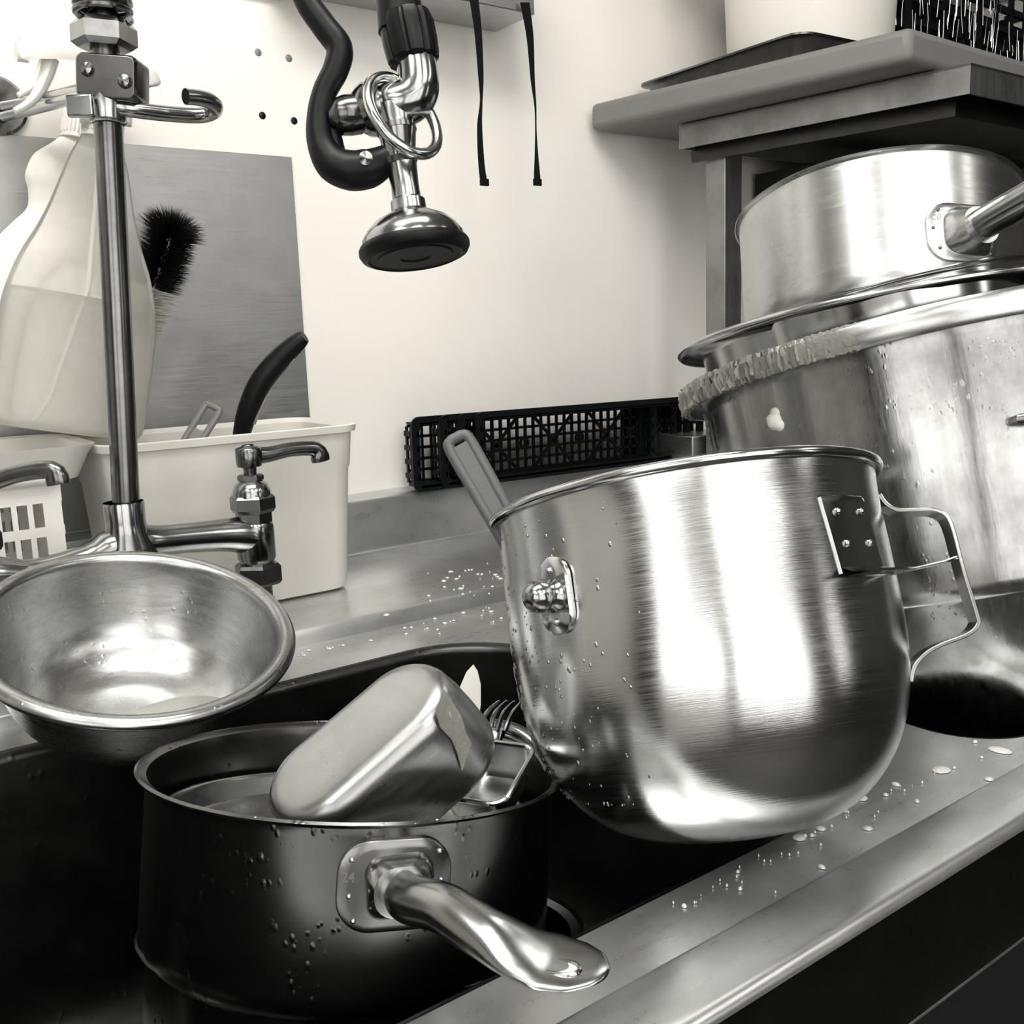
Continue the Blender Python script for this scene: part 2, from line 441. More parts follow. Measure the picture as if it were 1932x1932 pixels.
# drilled holes with plugs in the wall
for (u, v, mm, lab) in ((487, 99, 'greyl', 'faint filled screw hole in the white wall, upper left of the four'), (545, 110, 'greyl', 'grey filled screw hole in the white wall, upper right of the four'),
                   (495, 218, 'black', 'black plugged screw hole in the white wall, lower left of the four'), (555, 228, 'black', 'black plugged screw hole beside the hose grip, lower right of the four')):
    q = PY(u, v, WY)
    tag(MB().lathe([(1e-5, .0012), (.0028, .001), (.0045, .0), (.0045, -.004)], 20, Matrix.Translation(q) @ Matrix.Rotation(PI / 2, 4, 'X')).build('screw_plug', M[mm]), lab, 'screw hole', 'screw holes in the wall')

# ================================================================== VESSELS
def shell(outer, th):
    """outer profile from rim down to the centre of the base -> closed shell profile."""
    inner = []
    for i, (r, z) in enumerate(outer):
        a = Vector(outer[max(0, i - 1)]); b = Vector(outer[min(len(outer) - 1, i + 1)])
        t = (b - a); t = t.normalized() if t.length > 1e-9 else Vector((0, -1))
        n = Vector((t.y, -t.x))       # inwards / up
        q = Vector((r, z)) + n * th
        inner.append((max(1e-5, q.x), q.y))
    inner[-1] = (1e-5, outer[-1][1] + th)
    return list(reversed(outer)) + inner
def vessel_thing(name, label, cat, fr, H, group=None):
    return thing(name, label, cat, fr @ Matrix.Translation((0, 0, -H)), group)
def roll_rim(R, z, r, m=None, seg=96, n=12):
    prof = [(R + r * math.cos(2 * PI * k / n), z + r * math.sin(2 * PI * k / n)) for k in range(n + 1)]
    return MB().lathe(prof, seg, m)

# ---- front saucepan (24)
H = .099
FA = frame(672, 1440, .5814, 13.4, 3)
A = vessel_thing('saucepan', 'large dull steel saucepan in the left basin with handle over the front lip, marked 24', 'saucepan', FA, H)
pa = [(.1215, H + .0), (.1205, H - .0012), (.1165, H - .003), (.1155, H - .007), (.115, .016)] + [(.103 + .012 * math.cos(math.radians(a)), .014 - .014 * math.sin(math.radians(a))) for a in range(15, 91, 15)] + [(.06, .0005), (1e-5, .0005)]
MB().lathe(shell(pa, .0018), 128).build('pan_body', M['pan'], A, ang=40)
MA = A.matrix_world.copy()
R_A = [(.115, 0), (.1155, H)]
M['handle'] = steel('handle_steel', .34, .22, .2, (3, 3, 3), .3)
pc = hit(MA, R_A, 745, 1668)
th0 = math.atan2(pc.y, pc.x); zc = pc.z
def patch(mb, R, th0, zc, hw, hh, r, lift, seg=14, n=7):
    """rounded plate bent round a cylinder"""
    outline = rrect(hw, hh, r, 0, n)
    def wrap(q, d): a = th0 + q.x / R; return Vector(((R + d) * math.cos(a), (R + d) * math.sin(a), zc + q.y))
    def sc(k): return [Vector((q.x * k, q.y * k, 0)) for q in outline]
    loops = [[wrap(q, -.001) for q in outline], [wrap(q, lift * .8) for q in outline]]
    loops += [[wrap(q, lift) for q in sc(k)] for k in (.97, .8, .6, .4, .2, .03)]
    return mb.loft(loops, True, (True, True))
pl = patch(MB(), .1155, th0, zc, .0275, .0215, .016, .0022).build('handle_plate', M['chrome_dark'], A)
rv = MB()
for dx, dz in ((-.021, .013), (-.0215, -.004), (-.019, -.0155), (.0205, .015), (.021, -.012), (.022, .001)):
    a = th0 + dx / .1155
    MB().ball((.1178 * math.cos(a), .1178 * math.sin(a), zc + dz), .0014, seg=10).build('rivet', M['polish'], pl)
def tang(R, th, z):
    n = Vector((math.cos(th), math.sin(th), 0)); t = Vector((-n.y, n.x, 0))
    return basis(n * R + Vector((0, 0, z)), t, Vector((0, 0, 1)), n)
text_mesh('stamped_number', '24', .0065, tang(.1179, th0 - .0222 / .1155, zc + .0045), M['polish'], pl)
# handle: socket, round shank, flattened end with hanging hole
inv = MA.inverted()
hs = hit(MA, R_A, 752, 1668) 
hs_w = MA @ hs
h_tip = P(1150, 1829, .400); h_mid = P(925, 1762, .418)
sock = MB(); nrm = Vector((math.cos(th0), math.sin(th0), 0)); 
n_w = (MA.to_3x3() @ Vector((hs.x, hs.y, 0))).normalized()
so = hs_w; s1 = so + n_w * .010; 
fr_s = aim(so - n_w * .002, s1, tuple(ax))
sock.loft([rrect(.0170, .0155, .009, 0, 6), rrect(.0165, .0150, .009, .005, 6), rrect(.0155, .0125, .009, .010, 6), rrect(.0140, .0118, .0105, .013, 6)], True, (True, True), fr_s)
sk = sock.build('handle_socket', M['polish'], A, world=True)
ctr = [so + n_w * .008, so + n_w * .016 + (P(800, 1695, .45) - so) * .25, P(835, 1712, .437), P(880, 1740, .427), P(930, 1768, .419), P(985, 1797, .412), P(1035, 1813, .408), P(1090, 1824, .404), P(1132, 1829, .401), P(1150, 1830, .400)]
wid = [.0115, .0112, .0112, .0115, .0130, .0165, .0190, .0165, .0100, .0022]
thk = [.0112, .0108, .0105, .0100, .0088, .0052, .0030, .0022, .0019, .0012]
hd = MB(); loops = []
ctr = smooth_path(ctr, 4)
def lerp_list(l, n, k):
    f = k / n * (len(l) - 1); i = min(len(l) - 2, int(f)); return l[i] + (l[i + 1] - l[i]) * (f - i)
side = None
for k, p in enumerate(ctr):
    t = (ctr[min(len(ctr) - 1, k + 1)] - ctr[max(0, k - 1)]).normalized()
    f = max(0, min(1, (k / len(ctr) - .35) / .2))
    # width axis lies level and across the handle; the flat end shows its top face to the viewer
    zax = Vector((0, 0, 1)); s_ = t.cross(zax).normalized(); u_ = s_.cross(t).normalized()
    w_, h_ = lerp_list(wid, len(ctr) - 1, k), lerp_list(thk, len(ctr) - 1, k)
    loops.append([p + s_ * w_ * math.cos(2 * PI * j / 24) + u_ * h_ * math.sin(2 * PI * j / 24) for j in range(24)])
hd.loft(loops, True, (True, True))
ho = hd.build('handle', M['handle'], A, world=True, ang=60)
hc = P(1055, 1828, .401)
tv = (ctr[-1] - ctr[-12]).normalized(); sv = tv.cross(Vector((0, 0, 1))).normalized(); uv = sv.cross(tv)
pth = [hc + uv * .0005 + tv * .0085 * math.cos(a) + sv * .0045 * math.sin(a) for a in [2 * PI * k / 24 for k in range(24)]]
MB().tube(pth, .0011, 8, closed=True).build('hanging_hole_rim', M['chrome'], ho, world=True)
MB().loft([[p + uv * .0006 for p in pth], [hc + uv * .0006 + (p - hc) * .02 for p in pth]], True).build('hanging_hole', M['foam'], ho, world=True)

# ---- lower saucepan under it
HB = .172
FB = frame(690, 1737, .6035, 15, 1.5)
B = vessel_thing('stewpan', 'wide dark steel pan underneath the saucepan marked 24, only its rim showing', 'pan', FB, HB)
pb_ = [(.1315, HB), (.130, HB - .003), (.1255, HB - .005), (.125, HB - .01), (.123, .02), (.118, .006), (.105, .0), (1e-5, 0)]
MB().lathe(shell(pb_, .0018), 128).build('pan_body', M['pan'], B, ang=40)

# ---- dish lying in the front saucepan
fd = MA @ Matrix.Translation((-.004, -.004, H - .034)) @ Matrix.Rotation(math.radians(-4), 4, 'X')
dt = thing('shallow_dish', 'round shallow steel dish lying inside the saucepan marked 24', 'dish', fd)
pd = profile_smooth([(.101, .012), (.099, .0115), (.094, .002), (.088, .0), (.05, .0), (1e-5, 0)], 4)
MB().lathe(shell(pd, .0012), 96).build('dish_body', M['pan_light'], dt, ang=50)

# ---- oval tin upside down in the saucepan
def camv(x, y, z): return ax * x - up * y + fw * z
Lx = camv(.75, -.62, .25).normalized(); Nz = camv(-.45, -.62, -.60); Nz = (Nz - Lx * Nz.dot(Lx)).normalized(); Wy = Nz.cross(Lx)
tin_c = P(668, 1388, .505)
HT = .053
tin = thing('oval_tin', 'upside-down oval steel food tin sticking up out of the saucepan marked 24', 'tin', basis(tin_c - Nz * HT, Lx, Wy, Nz))
lp = []
hx, hy = .0560, .029
for z, g in ((0, .0035), (.002, .004), (.004, .0038), (.02, .003), (.035, .0015), (HT - .012, .0004)):
    lp.append(rrect(hx + g, hy + g, hy + g, z, 14))
for a in range(15, 91, 15):
    o_ = .011 * (1 - math.cos(math.radians(a))); lp.append(rrect(hx - o_, hy - o_, hy, HT - .011 + .011 * math.sin(math.radians(a)), 14))
lp.append(rrect(hx - .02, hy - .02, hy, HT + .0005, 14))
MB().loft(lp, True, (False, True)).build('tin_body', steel('tin_steel', .40, .3, .2, (1, 1, 8), .2), tin, ang=50)
# torn label residue on the tin's side
res = MB(); pts2 = [(838, 1300), (870, 1350), (880, 1385), (890, 1402), (872, 1455), (862, 1420), (852, 1395), (830, 1372), (822, 1345)]
def tin_hit(u, v):
    # meet the tin's flared side
    i2 = tin.matrix_world.inverted(); o = i2 @ CAM; d = i2.to_3x3() @ D(u, v); t = .3
    while t < .8:
        q = o + d * t
        if 0 < q.z < HT:
            g = .006 * (1 - q.z / HT); X_, Y_ = hx + g, hy + g
            dx = max(0, abs(q.x) - (X_ - Y_)); 
            if math.hypot(dx, q.y) < Y_: return i2.inverted() @ q, t
        t += .0005
    return None, None
vv = []
for u, v in pts2:
    q, t = tin_hit(u, v)
    if q: vv.append(q - D(u, v).normalized() * .0012)
if len(vv) > 3:
    c = sum(vv, Vector()) / len(vv)
    res.add(vv + [c], [(i, (i + 1) % len(vv), len(vv)) for i in range(len(vv))])
    lab = res.build('dried_residue', M['crust'], tin, world=True); 

# ---- mixing bowl
HC = .1925
FC = frame(1283, 946, .60, -9.5, -9.3)
C = vessel_thing('mixing_bowl', 'tall shiny brushed steel mixer bowl tipped back on the sink edge, strap handle on right', 'mixing bowl', FC, HC)
MC = C.matrix_world.copy()
pcx = [(.1130, HC), (.1118, HC - .004), (.1110, HC - .02), (.1118, .14), (.1120, .105), (.1095, .078), (.1025, .052), (.091, .031), (.074, .014), (.054, .004), (.03, .0), (.01, .0), (1e-5, .0)]
pcs = profile_smooth(pcx, 5)
MB().lathe(shell(pcs, .0016), 160).build('bowl_body', M['bowl'], C, ang=60)
roll_rim(.1136, HC - .0005, .0030, seg=160).build('rolled_rim', M['polish'], C)
outC = [(r, z) for r, z in pcs if z > .001]
def RC(z):
    ps = sorted(outC, key=lambda q: q[1])
    for (r0, z0), (r1, z1) in zip(ps, ps[1:]):
        if z0 <= z <= z1: return r0 + (r1 - r0) * (z - z0) / max(1e-9, z1 - z0)
    return .113
# side pin
q = hit(MC, outC, 1052, 1124); a = math.atan2(q.y, q.x)
pt = tang(RC(q.z), a, q.z)
lug = MB(); lug.loft([rrect(.0118, .0205, .0118, 0, 10), rrect(.0118, .0205, .0118, .0022, 10), rrect(.0105, .019, .0105, .0032, 10), rrect(.002, .01, .002, .0034, 10)], True, (True, True), pt)
for s_ in (-1, 1): lug.ball((0, s_ * .0135, .0035), .0019, pt, 10)
lg = lug.build('pin_plate', M['polish'], C)
MB().lathe([(.0088, .002), (.0088, .004), (.0072, .006), (.0068, .0085)] + [(.0085 * math.cos(math.radians(x)), .0135 + .0085 * math.sin(math.radians(x))) for x in range(-35, 91, 12)] + [(1e-5, .022)], 32, pt).build('side_pin', M['chrome'], lg)
# rear bracket with lip and rivets
q1 = hit(MC, outC, 1545, 938); q2 = hit(MC, outC, 1624, 938); q3 = hit(MC, outC, 1600, 1082)
a1, a2 = math.atan2(q1.y, q1.x), math.atan2(q2.y, q2.x)
if a2 - a1 > .6: a2 = a1 + .6
zt, zb = q1.z, q3.z
br = MB(); loops = []
na = 10
def bp_(k, z, d):
    a = a1 + (a2 - a1) * k / na + (zt - z) * .9; r = RC(z) + d; return Vector((r * math.cos(a), r * math.sin(a), z))
for z, d in ((zt + .001, 0), (zt, .0008), (zt - .003, .0013), ((zt + zb) / 2, .0015), (zb + .003, .0018)):
    loops.append([bp_(k, z, d) for k in range(na + 1)])
loops.append([bp_(k, zb, .0075) for k in range(na + 1)]); loops.append([bp_(k, zb - .0005, .018) for k in range(na + 1)])
loops.append([bp_(k, zb - .0018, .018) for k in range(na + 1)]); loops.append([bp_(k, zb - .0016, .003) for k in range(na + 1)])
br.loft(loops, closed=False)
for k0 in (0, na):
    edge = [bp_(k0, zt - (zt - zb) * j / 6, (0, .0012)[i]) for j in range(7) for i in (0, 1)]
    br.add(edge, [(2 * j, 2 * j + 1, 2 * j + 3, 2 * j + 2) for j in range(6)])
bk = br.build('rear_bracket', M['polish'], C)
rvb = MB()
for k in (2.3, 7.8):
    for f in (.2, .62): MB().ball(bp_(k, zt - (zt - zb) * f, .0017), .0021, seg=12).build('rivet', M['chrome'], bk)
am = (a1 + a2) / 2 + .35
tp = tang(RC(zb), am, zb - .0012)
MB().loft([[tp @ Vector(p) for p in ((-.006, 0, 0), (.006, 0, 0), (.006, .0012, 0), (-.006, .0012, 0))], [tp @ Vector(p) for p in ((-.005, .0015, .028), (.005, .0015, .028), (.005, .0026, .028), (-.005, .0026, .028))],
          [tp @ Vector(p) for p in ((-.0035, .003, .034), (.0035, .003, .034), (.0035, .004, .034), (-.0035, .004, .034))]], True, (True, True)).build('bracket_tongue', M['polish'], bk, bevel=.0004)
# strap handle
ah = math.radians(-1)
def hp(dr, z): r = .1125 + dr; return Vector((r * math.cos(ah), r * math.sin(ah), z))
path = smooth_path([hp(-.0010, HC - .016), hp(.0015, HC - .022), hp(.007, HC - .0265), hp(.018, HC - .0285), hp(.0275, HC - .0305), hp(.033, HC - .038), hp(.0345, HC - .065), hp(.0365, HC - .090), hp(.036, HC - .0955), hp(.030, HC - .1005), hp(.016, HC - .104), hp(.006, HC - .108), hp(RC(HC - .114) - .1105, HC - .114), hp(RC(HC - .122) - .1122, HC - .122)], 4)
tanv = Vector((-math.sin(ah), math.cos(ah), 0))
MB().tube(path, 1, flat=(.0105, .0011, 1), nrm=tanv).build('strap_handle', M['polish'], C, bevel=.0005)
fo = MB()
for k in range(16):
    a = math.radians(random.uniform(168, 190)); fo.ball((.1145 * math.cos(a), .1145 * math.sin(a), HC + random.uniform(0, .003)), random.uniform(.0015, .0036), seg=8, sc=(1, 1.4, .9))
for k in range(14):
    a = math.radians(random.uniform(140, 166)); fo.ball((.1138 * math.cos(a), .1138 * math.sin(a), HC + random.uniform(.001, .0035)), random.uniform(.001, .0026), seg=8)
tag(fo.build('foam_residue', M['foam'], C), kind='stuff')

sk_ = MB()
for k in range(230):
    a = math.radians(random.gauss(186, 7)); z = random.uniform(.03, HC - .01); r = RC(z) + .0001
    T_ = tang(r, a, z); sk_.ball((0, 0, 0), random.uniform(.0004, .0016), T_, 6, (random.uniform(.5, 1), random.uniform(1, 2.4), .35))
tag(sk_.build('dried_splashes', M['crust'], C), kind='stuff')

wd_ = MB()
for k in range(150):
    a = math.radians(random.gauss(222, 15)); z = min(HC - .012, max(.03, random.gauss(.10, .045))); r = RC(z) + .0001
    T_ = tang(r, a, z); wd_.ball((0, 0, 0), random.uniform(.0003, .0011), T_, 8, (1, random.uniform(1, 1.8), .5))
tag(wd_.build('water_beads', M['chrome'], C), kind='stuff')

# grey tool handle standing in the bowl
g0 = P(985, 1045, .585); g1 = P(861, 826, .600)
tl = thing('utensil', 'grey plastic looped utensil handle leaning out of the tall mixer bowl', 'utensil', aim(g0, g1, tuple(ax)))
ln = (g1 - g0).length
lps = smooth_path([(-.0062, 0, 0), (-.0066, 0, ln * .5), (-.0070, 0, ln * .93), (-.004, 0, ln * .995), (0, 0, ln), (.004, 0, ln * .995), (.0066, 0, ln * .93), (.0062, 0, ln * .5), (.0052, 0, 0)], 5)
MB().tube(lps, .0034, 12, nrm=(0, 1, 0)).build('loop_handle', M['grey'], tl)
MB().box((0, -.0003, ln * .47), (.0105, .0036, ln * .94)).build('handle_web', M['grey'], tl, bevel=.001)

# ---- big pot
HD = .40
FD = frame(1712, 664, .88, -7.5, -11.5)
Dp = vessel_thing('stock_pot', 'very large scratched steel pot with food-crusted rim standing in the right basin', 'pot', FD, HD)
MD = Dp.matrix_world.copy()
pdx = [(.1985, HD + .001), (.196, HD - .003), (.182, HD - .012), (.1785, HD - .02), (.177, HD - .1), (.171, HD - .195), (.166, HD - .205), (.164, HD - .212), (.160, HD - .225), (.146, HD - .262), (.122, HD - .300), (.093, HD - .335), (.075, HD - .36), (.04, HD - .38), (1e-5, HD - .385)]
pds = profile_smooth(pdx, 4)
MB().lathe(shell(pds, .002), 160).build('pot_body', M['pot'], Dp, ang=60)
MB().lathe([(.190, HD + .0035), (.1985, HD + .003), (.2005, HD), (.2005, HD - .013), (.1985, HD - .0165), (.1955, HD - .0165), (.1945, HD - .010), (.183, HD - .009)], 160).build('rim_band', M['pan_light'], Dp)
cr = MB(); loops = []
pts_b = [(.196, HD + .0035), (.199, HD + .003), (.2008, HD - .001), (.2008, HD - .006), (.2008, HD - .012), (.2000, HD - .0165), (.197, HD - .0172)]
for k in range(200):
    a = math.radians(176 + k * .43); fade = min(1, (200 - k) / 70, k / 6 + .1)
    loops.append([Vector(((r + d_) * math.cos(a), (r + d_) * math.sin(a), z + random.uniform(-.0008, .0008))) for r, z in pts_b for d_ in (max(-.001, random.gauss(.0006, .0011) * fade + (.0022 * fade if random.random() < .12 else 0) - .0004 * (1 - fade)),)])
cr.loft(loops, closed=False)
for k in range(10):
    a = math.radians(random.uniform(190, 196)); cr.ball((.182 * math.cos(a), .182 * math.sin(a), HD - .02 - k * .0035), .0022, seg=6, sc=(1, 1, 1.4))
tag(cr.build('dried_food_crust', M['crust'], Dp), kind='stuff')
q = hit(MD, [(r, z) for r, z in pds if r > .1], 1462, 795)
if q:
    a = math.atan2(q.y, q.x); b_ = MB()
    for dx, dz, r in ((0, 0, .0075), (.002, .006, .005), (.004, -.004, .005), (-.003, .002, .005)):
        b_.ball((0, 0, 0), r, tang(math.hypot(q.x, q.y), a + dx / .18, q.z + dz), 12, (1, 1, .6))
    b_.build('food_lump', M['foam'], Dp)
q = hit(MD, [(r, z) for r, z in pds if r > .1], 1928, 792)
if q:
    a = math.atan2(q.y, q.x); T = tang(math.hypot(q.x, q.y), a, q.z)
    MB().tube([T @ Vector(p) for p in ((-.004, 0, -.002), (-.005, .0, .008), (.004, -.001, .012), (.05, -.002, .022), (.09, 0, .010))], .004, 10).build('side_handle', M['chrome_dark'], Dp)

# ---- shallow flanged bowl on the pot
HE = .095
FE = frame(1652, 607, .90, -7, -8.6)
E = vessel_thing('shallow_bowl', 'shallow steel bowl with a curled flange resting on top of the big pot', 'bowl', FE, HE)
pe = profile_smooth([(r_ * .945, z_) for r_, z_ in [(.1850, HE - .004), (.1875, HE - .0015), (.1868, HE + .0005), (.182, HE + .001), (.172, HE - .001), (.166, HE - .006), (.164, HE - .014), (.158, HE - .045), (.145, .012), (.125, .0), (1e-5, 0)]], 4)
MB().lathe(shell(pe, .0016), 160).build('bowl_body', steel('flange_steel', .5, .2, .2, (1, 1, 10), .2), E, ang=60)
# ---- smaller bowl nested in it
FL = frame(1662, 553, .835, -6.0, -12)
Ld = thing('small_bowl', 'round steel bowl nested in the flanged one, holding the saucepan marked 20', 'bowl', FL @ Matrix.Translation((0, 0, -.004)))
pl_ = profile_smooth([(.1155, .0), (.1150, -.0015), (.1120, -.004), (.110, -.015), (.106, -.035), (.09, -.052), (.06, -.054), (1e-5, -.054)], 4)
MB().lathe(shell(pl_, .0014), 128).build('bowl_body', M['polish'], Ld, ang=60)

# ---- upper saucepan (20)
HF = .120
FF = frame(1648, 408, .925, -24, -4.5)
Fp = vessel_thing('saucepan', 'bright worn steel saucepan marked 20, topmost of the tilted stack under the shelf', 'saucepan', FF, HF)
MF = Fp.matrix_world.copy()
pf = [(.1260, HF + .0005), (.1250, HF - .001), (.1222, HF - .0025), (.1217, HF - .006), (.1217, .02)] + [(.1077 + .014 * math.cos(math.radians(a)), .016 - .016 * math.sin(math.radians(a))) for a in range(15, 91, 15)] + [(.06, 0.0005), (1e-5, 0.0005)]
MB().lathe(shell(pf, .0018), 128).build('pan_body', M['pan_light'], Fp, ang=40)
R_F = [(.1217, 0), (.1217, HF)]
q = hit(MF, R_F, 1818, 440) 
thf = math.atan2(q.y, q.x); zf = q.z
plf = patch(MB(), .1217, thf, zf, .031, .0245, .018, .0022).build('handle_plate', M['pan_light'], Fp)
rv = MB()
for dx, dz in ((-.021, .018), (-.026, .003), (-.022, -.014), (.021, .017), (.022, -.016)):
    a = thf + dx / .1217; MB().ball((.1237 * math.cos(a), .1237 * math.sin(a), zf + dz), .0015, seg=10).build('rivet', M['chrome_dark'], plf)
text_mesh('stamped_number', '20', .0075, tang(.1240, thf - .0225 / .1217, zf + .0120), M['chrome_dark'], plf)
q = hit(MF, R_F, 1826, 440); nw = (MF.to_3x3() @ Vector((q.x, q.y, 0))).normalized(); qw = MF @ q
t0_ = (qw - CAM).dot(fw)
hend = P(1932, 378, t0_ - .055); dh = (hend - qw).normalized()
dm = (nw + dh).normalized()
fr_s = aim(qw - dm * .003, qw + dm, tuple(ax))
MB().loft([rrect(.0225, .020, .012, 0, 6), rrect(.0215, .019, .013, .008, 6), rrect(.0185, .0165, .014, .014, 6), rrect(.0160, .0150, .014, .019, 6)], True, (True, True), fr_s).build('handle_socket', M['pan_light'], Fp, world=True, ang=50)
MB().tube([qw + dm * .008, qw + dm * .014 + dh * .004, hend, hend + dh * .05, hend + dh * .10], .0125, 28).build('handle', M['chrome'], Fp, world=True)

# ---- left bowl
HG = .085
FG = frame(258, 1184, .755, 33, 4)
G = vessel_thing('mixing_bowl', 'round wet steel bowl with a little soapy water, tilted in front of the tap', 'bowl', FG, HG)
pg = profile_smooth([(.1160, HG - .0045), (.1175, HG - .0035), (.1172, HG - .001), (.114, HG + .0015), (.109, HG + .001), (.1062, HG - .002), (.1045, HG - .010), (.0985, HG - .028), (.085, .026), (.066, .009), (.045, .001), (.03, 0), (1e-5, 0)], 4)
MB().lathe(shell(pg, .0013), 160).build('bowl_body', M['wetbowl'], G, ang=60)
# thin pool of water in the low side
low = (G.matrix_world.inverted().to_3x3() @ Vector((0, 0, -1)))
wz = Vector((0, 0, 1)); MG = G.matrix_world
wl = (MG @ Vector((0, 0, .004))).z - .000
pool = []
cpt = MG @ (Vector((low.x, low.y, 0)).normalized() * .06 + Vector((0, 0, .012)))
lvl = cpt.z + .013
def inside_r(z):
    ps = sorted([(r, zz) for r, zz in pg if zz < HG - .002], key=lambda q: q[1])
    for (r0, z0), (r1, z1) in zip(ps, ps[1:]):
        if z0 <= z <= z1: return r0 + (r1 - r0) * (z - z0) / max(1e-9, z1 - z0) - .0016
    return -1
inv = MG.inverted(); ctrw = Vector((cpt.x, cpt.y, lvl))
for k in range(48):
    a = 2 * PI * k / 48; d = Vector((math.cos(a), math.sin(a), 0)); r = 0
    while r < .15:
        p = inv @ (ctrw + d * r)
        if math.hypot(p.x, p.y) > inside_r(p.z + .0015): break
        r += .001
    pool.append(ctrw + d * max(0, r - .001))
wp = MB(); wp.add(pool + [ctrw], [(i, (i + 1) % 48, 48) for i in range(48)])
wm, nt, b = newmat('soapy_water'); b.inputs['Base Color'].default_value = (.55, .54, .51, 1); b.inputs['Roughness'].default_value = .06; b.inputs['Transmission Weight'].default_value = .45; b.inputs['IOR'].default_value = 1.33
wp.build('soapy_water', wm, G, world=True)

# ================================================================== CUTLERY IN THE SAUCEPAN
def flat_blade(mb, pts, t0, t1, thick):
    front = [P(u, v, t0 + (t1 - t0) * k) for u, v, k in pts]
    n = (front[1] - front[0]).cross(front[2] - front[0]).normalized()
    back = [p + n * thick for p in front]; N_ = len(pts)
    mb.add(front + back, [tuple(range(N_)), tuple(reversed(range(N_, 2 * N_)))] + [(i, (i + 1) % N_, N_ + (i + 1) % N_, N_ + i) for i in range(N_)])
    return mb
kn = thing('table_knife', 'pale wide-bladed knife standing tip up behind the oval tin', 'knife', P(875, 1450, .60))
flat_blade(MB(), [(893, 1254, 1), (901, 1266, .95), (907, 1292, .8), (907, 1330, .6), (902, 1365, .4), (889, 1398, .2), (876, 1440, 0), (850, 1440, 0), (858, 1380, .3), (857, 1335, .6), (866, 1300, .8), (880, 1268, .95)], .60, .60, .0012).build('blade', plain('bright_blade', (.85, .84, .80), .35, .6), kn, world=True, smooth=False)
MB().tube([P(864, 1435, .60), P(845, 1500, .60)], .005, 10, flat=(1, .6)).build('knife_handle', M['polish'], kn, world=True)
fk = thing('dinner_fork', 'steel dinner fork with four tines up, between the knife and the mixer bowl', 'fork', P(915, 1440, .61))
tn = MB()
roots = [(906, 1378), (922, 1378), (938, 1378), (954, 1376)]; tips = [(942, 1322), (956, 1322), (970, 1323), (984, 1324)]
mids = [(918, 1345), (934, 1345), (949, 1346), (966, 1346)]
for r_, m_, t_ in zip(roots, mids, tips):
    pth = smooth_path([P(*r_, .612), P(*m_, .606), P(*t_, .600)], 6)
    tn.tube(pth, [.0019 - .0012 * k / (len(pth) - 1) for k in range(len(pth))], 8, flat=(1, 1))
tn.build('tines', M['polish'], fk, world=True)
neck = [P(930, 1376, .612), P(930, 1390, .614), P(923, 1405, .617), P(914, 1430, .62), P(900, 1470, .625)]
MB().tube(smooth_path(neck, 4), [.0095 - .0075 * min(1, k / 10) for k in range(17)], 14, flat=(1, .18), nrm=tuple(ax)).build('fork_neck', M['polish'], fk, world=True)
# rectangular tin, one corner showing
rt_c = [P(880, 1400, .575), P(988, 1414, .560), P(955, 1512, .520), P(850, 1500, .535)]
ro = sum(rt_c, Vector()) / 4; xr = (rt_c[1] - rt_c[0]).normalized(); yr = (rt_c[3] - rt_c[0]); yr = (yr - xr * yr.dot(xr)).normalized(); zr = xr.cross(yr)
if zr.z < 0: yr = -yr; zr = xr.cross(yr)
lx_, ly_ = (rt_c[1] - rt_c[0]).length / 2 + .002, (rt_c[3] - rt_c[0]).length / 2 + .002
RT = thing('square_tin', 'small square-cornered steel tin wedged right of the oval tin', 'tin', basis(ro, xr, yr, zr) @ Matrix.Translation((0, 0, -.02)))
t_ = MB(); t_.loft([rrect(lx_, ly_, .008, .020, 6), rrect(lx_ - .001, ly_ - .001, .008, .019, 6), rrect(lx_ - .003, ly_ - .003, .007, .004, 6), rrect(lx_ - .006, ly_ - .006, .005, .0, 6)], True, (False, True))
t_.build('tin_body', M['pan_light'], RT)
MB().tube(rrect(lx_, ly_, .008, .020, 6), .0015, 8, closed=True).build('tin_rim', M['polish'], RT)
# bent tube handle between pan and bowl
MB_ = MB().tube(smooth_path([P(930, 1372, .63), P(968, 1380, .63), P(1000, 1398, .625), (P(1030, 1430, .615)), P(1050, 1470, .605)], 6), .0055, 14)
tag(MB_.build('curved_handle', M['chrome_dark']), 'thick curved steel handle lying in the pan beside the mixer bowl', 'handle')

# ================================================================== TAP
TY = .915
tee = PY(238, 1000, TY); vR = PY(480, 990, TY)
tap = thing('mixer_tap', 'chrome twin-lever mixer tap with tall riser pipe behind the tilted bowl', 'tap', (tee.x, TY, TOP + .018))
def zat(u, v): return PY(u, v, TY).z
za = zat(360, 1012)           # arm axis height
rz1 = zat(238, 948)
arm = MB()
arm.lathe([(.0172, rz1 - za + .001), (.0178, rz1 - za - .001), (.0175, -.0 + .022), (.019, .012), (.024, .0), (.026, -.010), (.022, -.022), (.012, -.03), (1e-5, -.031)], 40, Matrix.Translation((tee.x, TY, za)))
xl = 2 * tee.x - vR.x
arm.tube(smooth_path([PY(245, 1022, TY), PY(300, 1020, TY), PY(365, 1014, TY), PY(440, 1009, TY), PY(484, 1012, TY)], 4), [.0200, .0180, .0160, .0148, .0142, .0140, .0140, .0140, .0142, .0145, .0150, .0158, .0168, .0178, .0182, .0180, .0170], 24)
zl_ = PY(245, 1024, TY).z; arm.tube(smooth_path([(tee.x, TY, zl_), (tee.x - .035, TY, zl_ - .010), (xl + .04, TY, zl_ - .016), (xl, TY, zl_ - .008)], 5), [.0185] * 4 + [.0145] * 8 + [.016] * 4, 24)
arm.build('tap_body', M['chrome'], tap, world=True, ang=60)
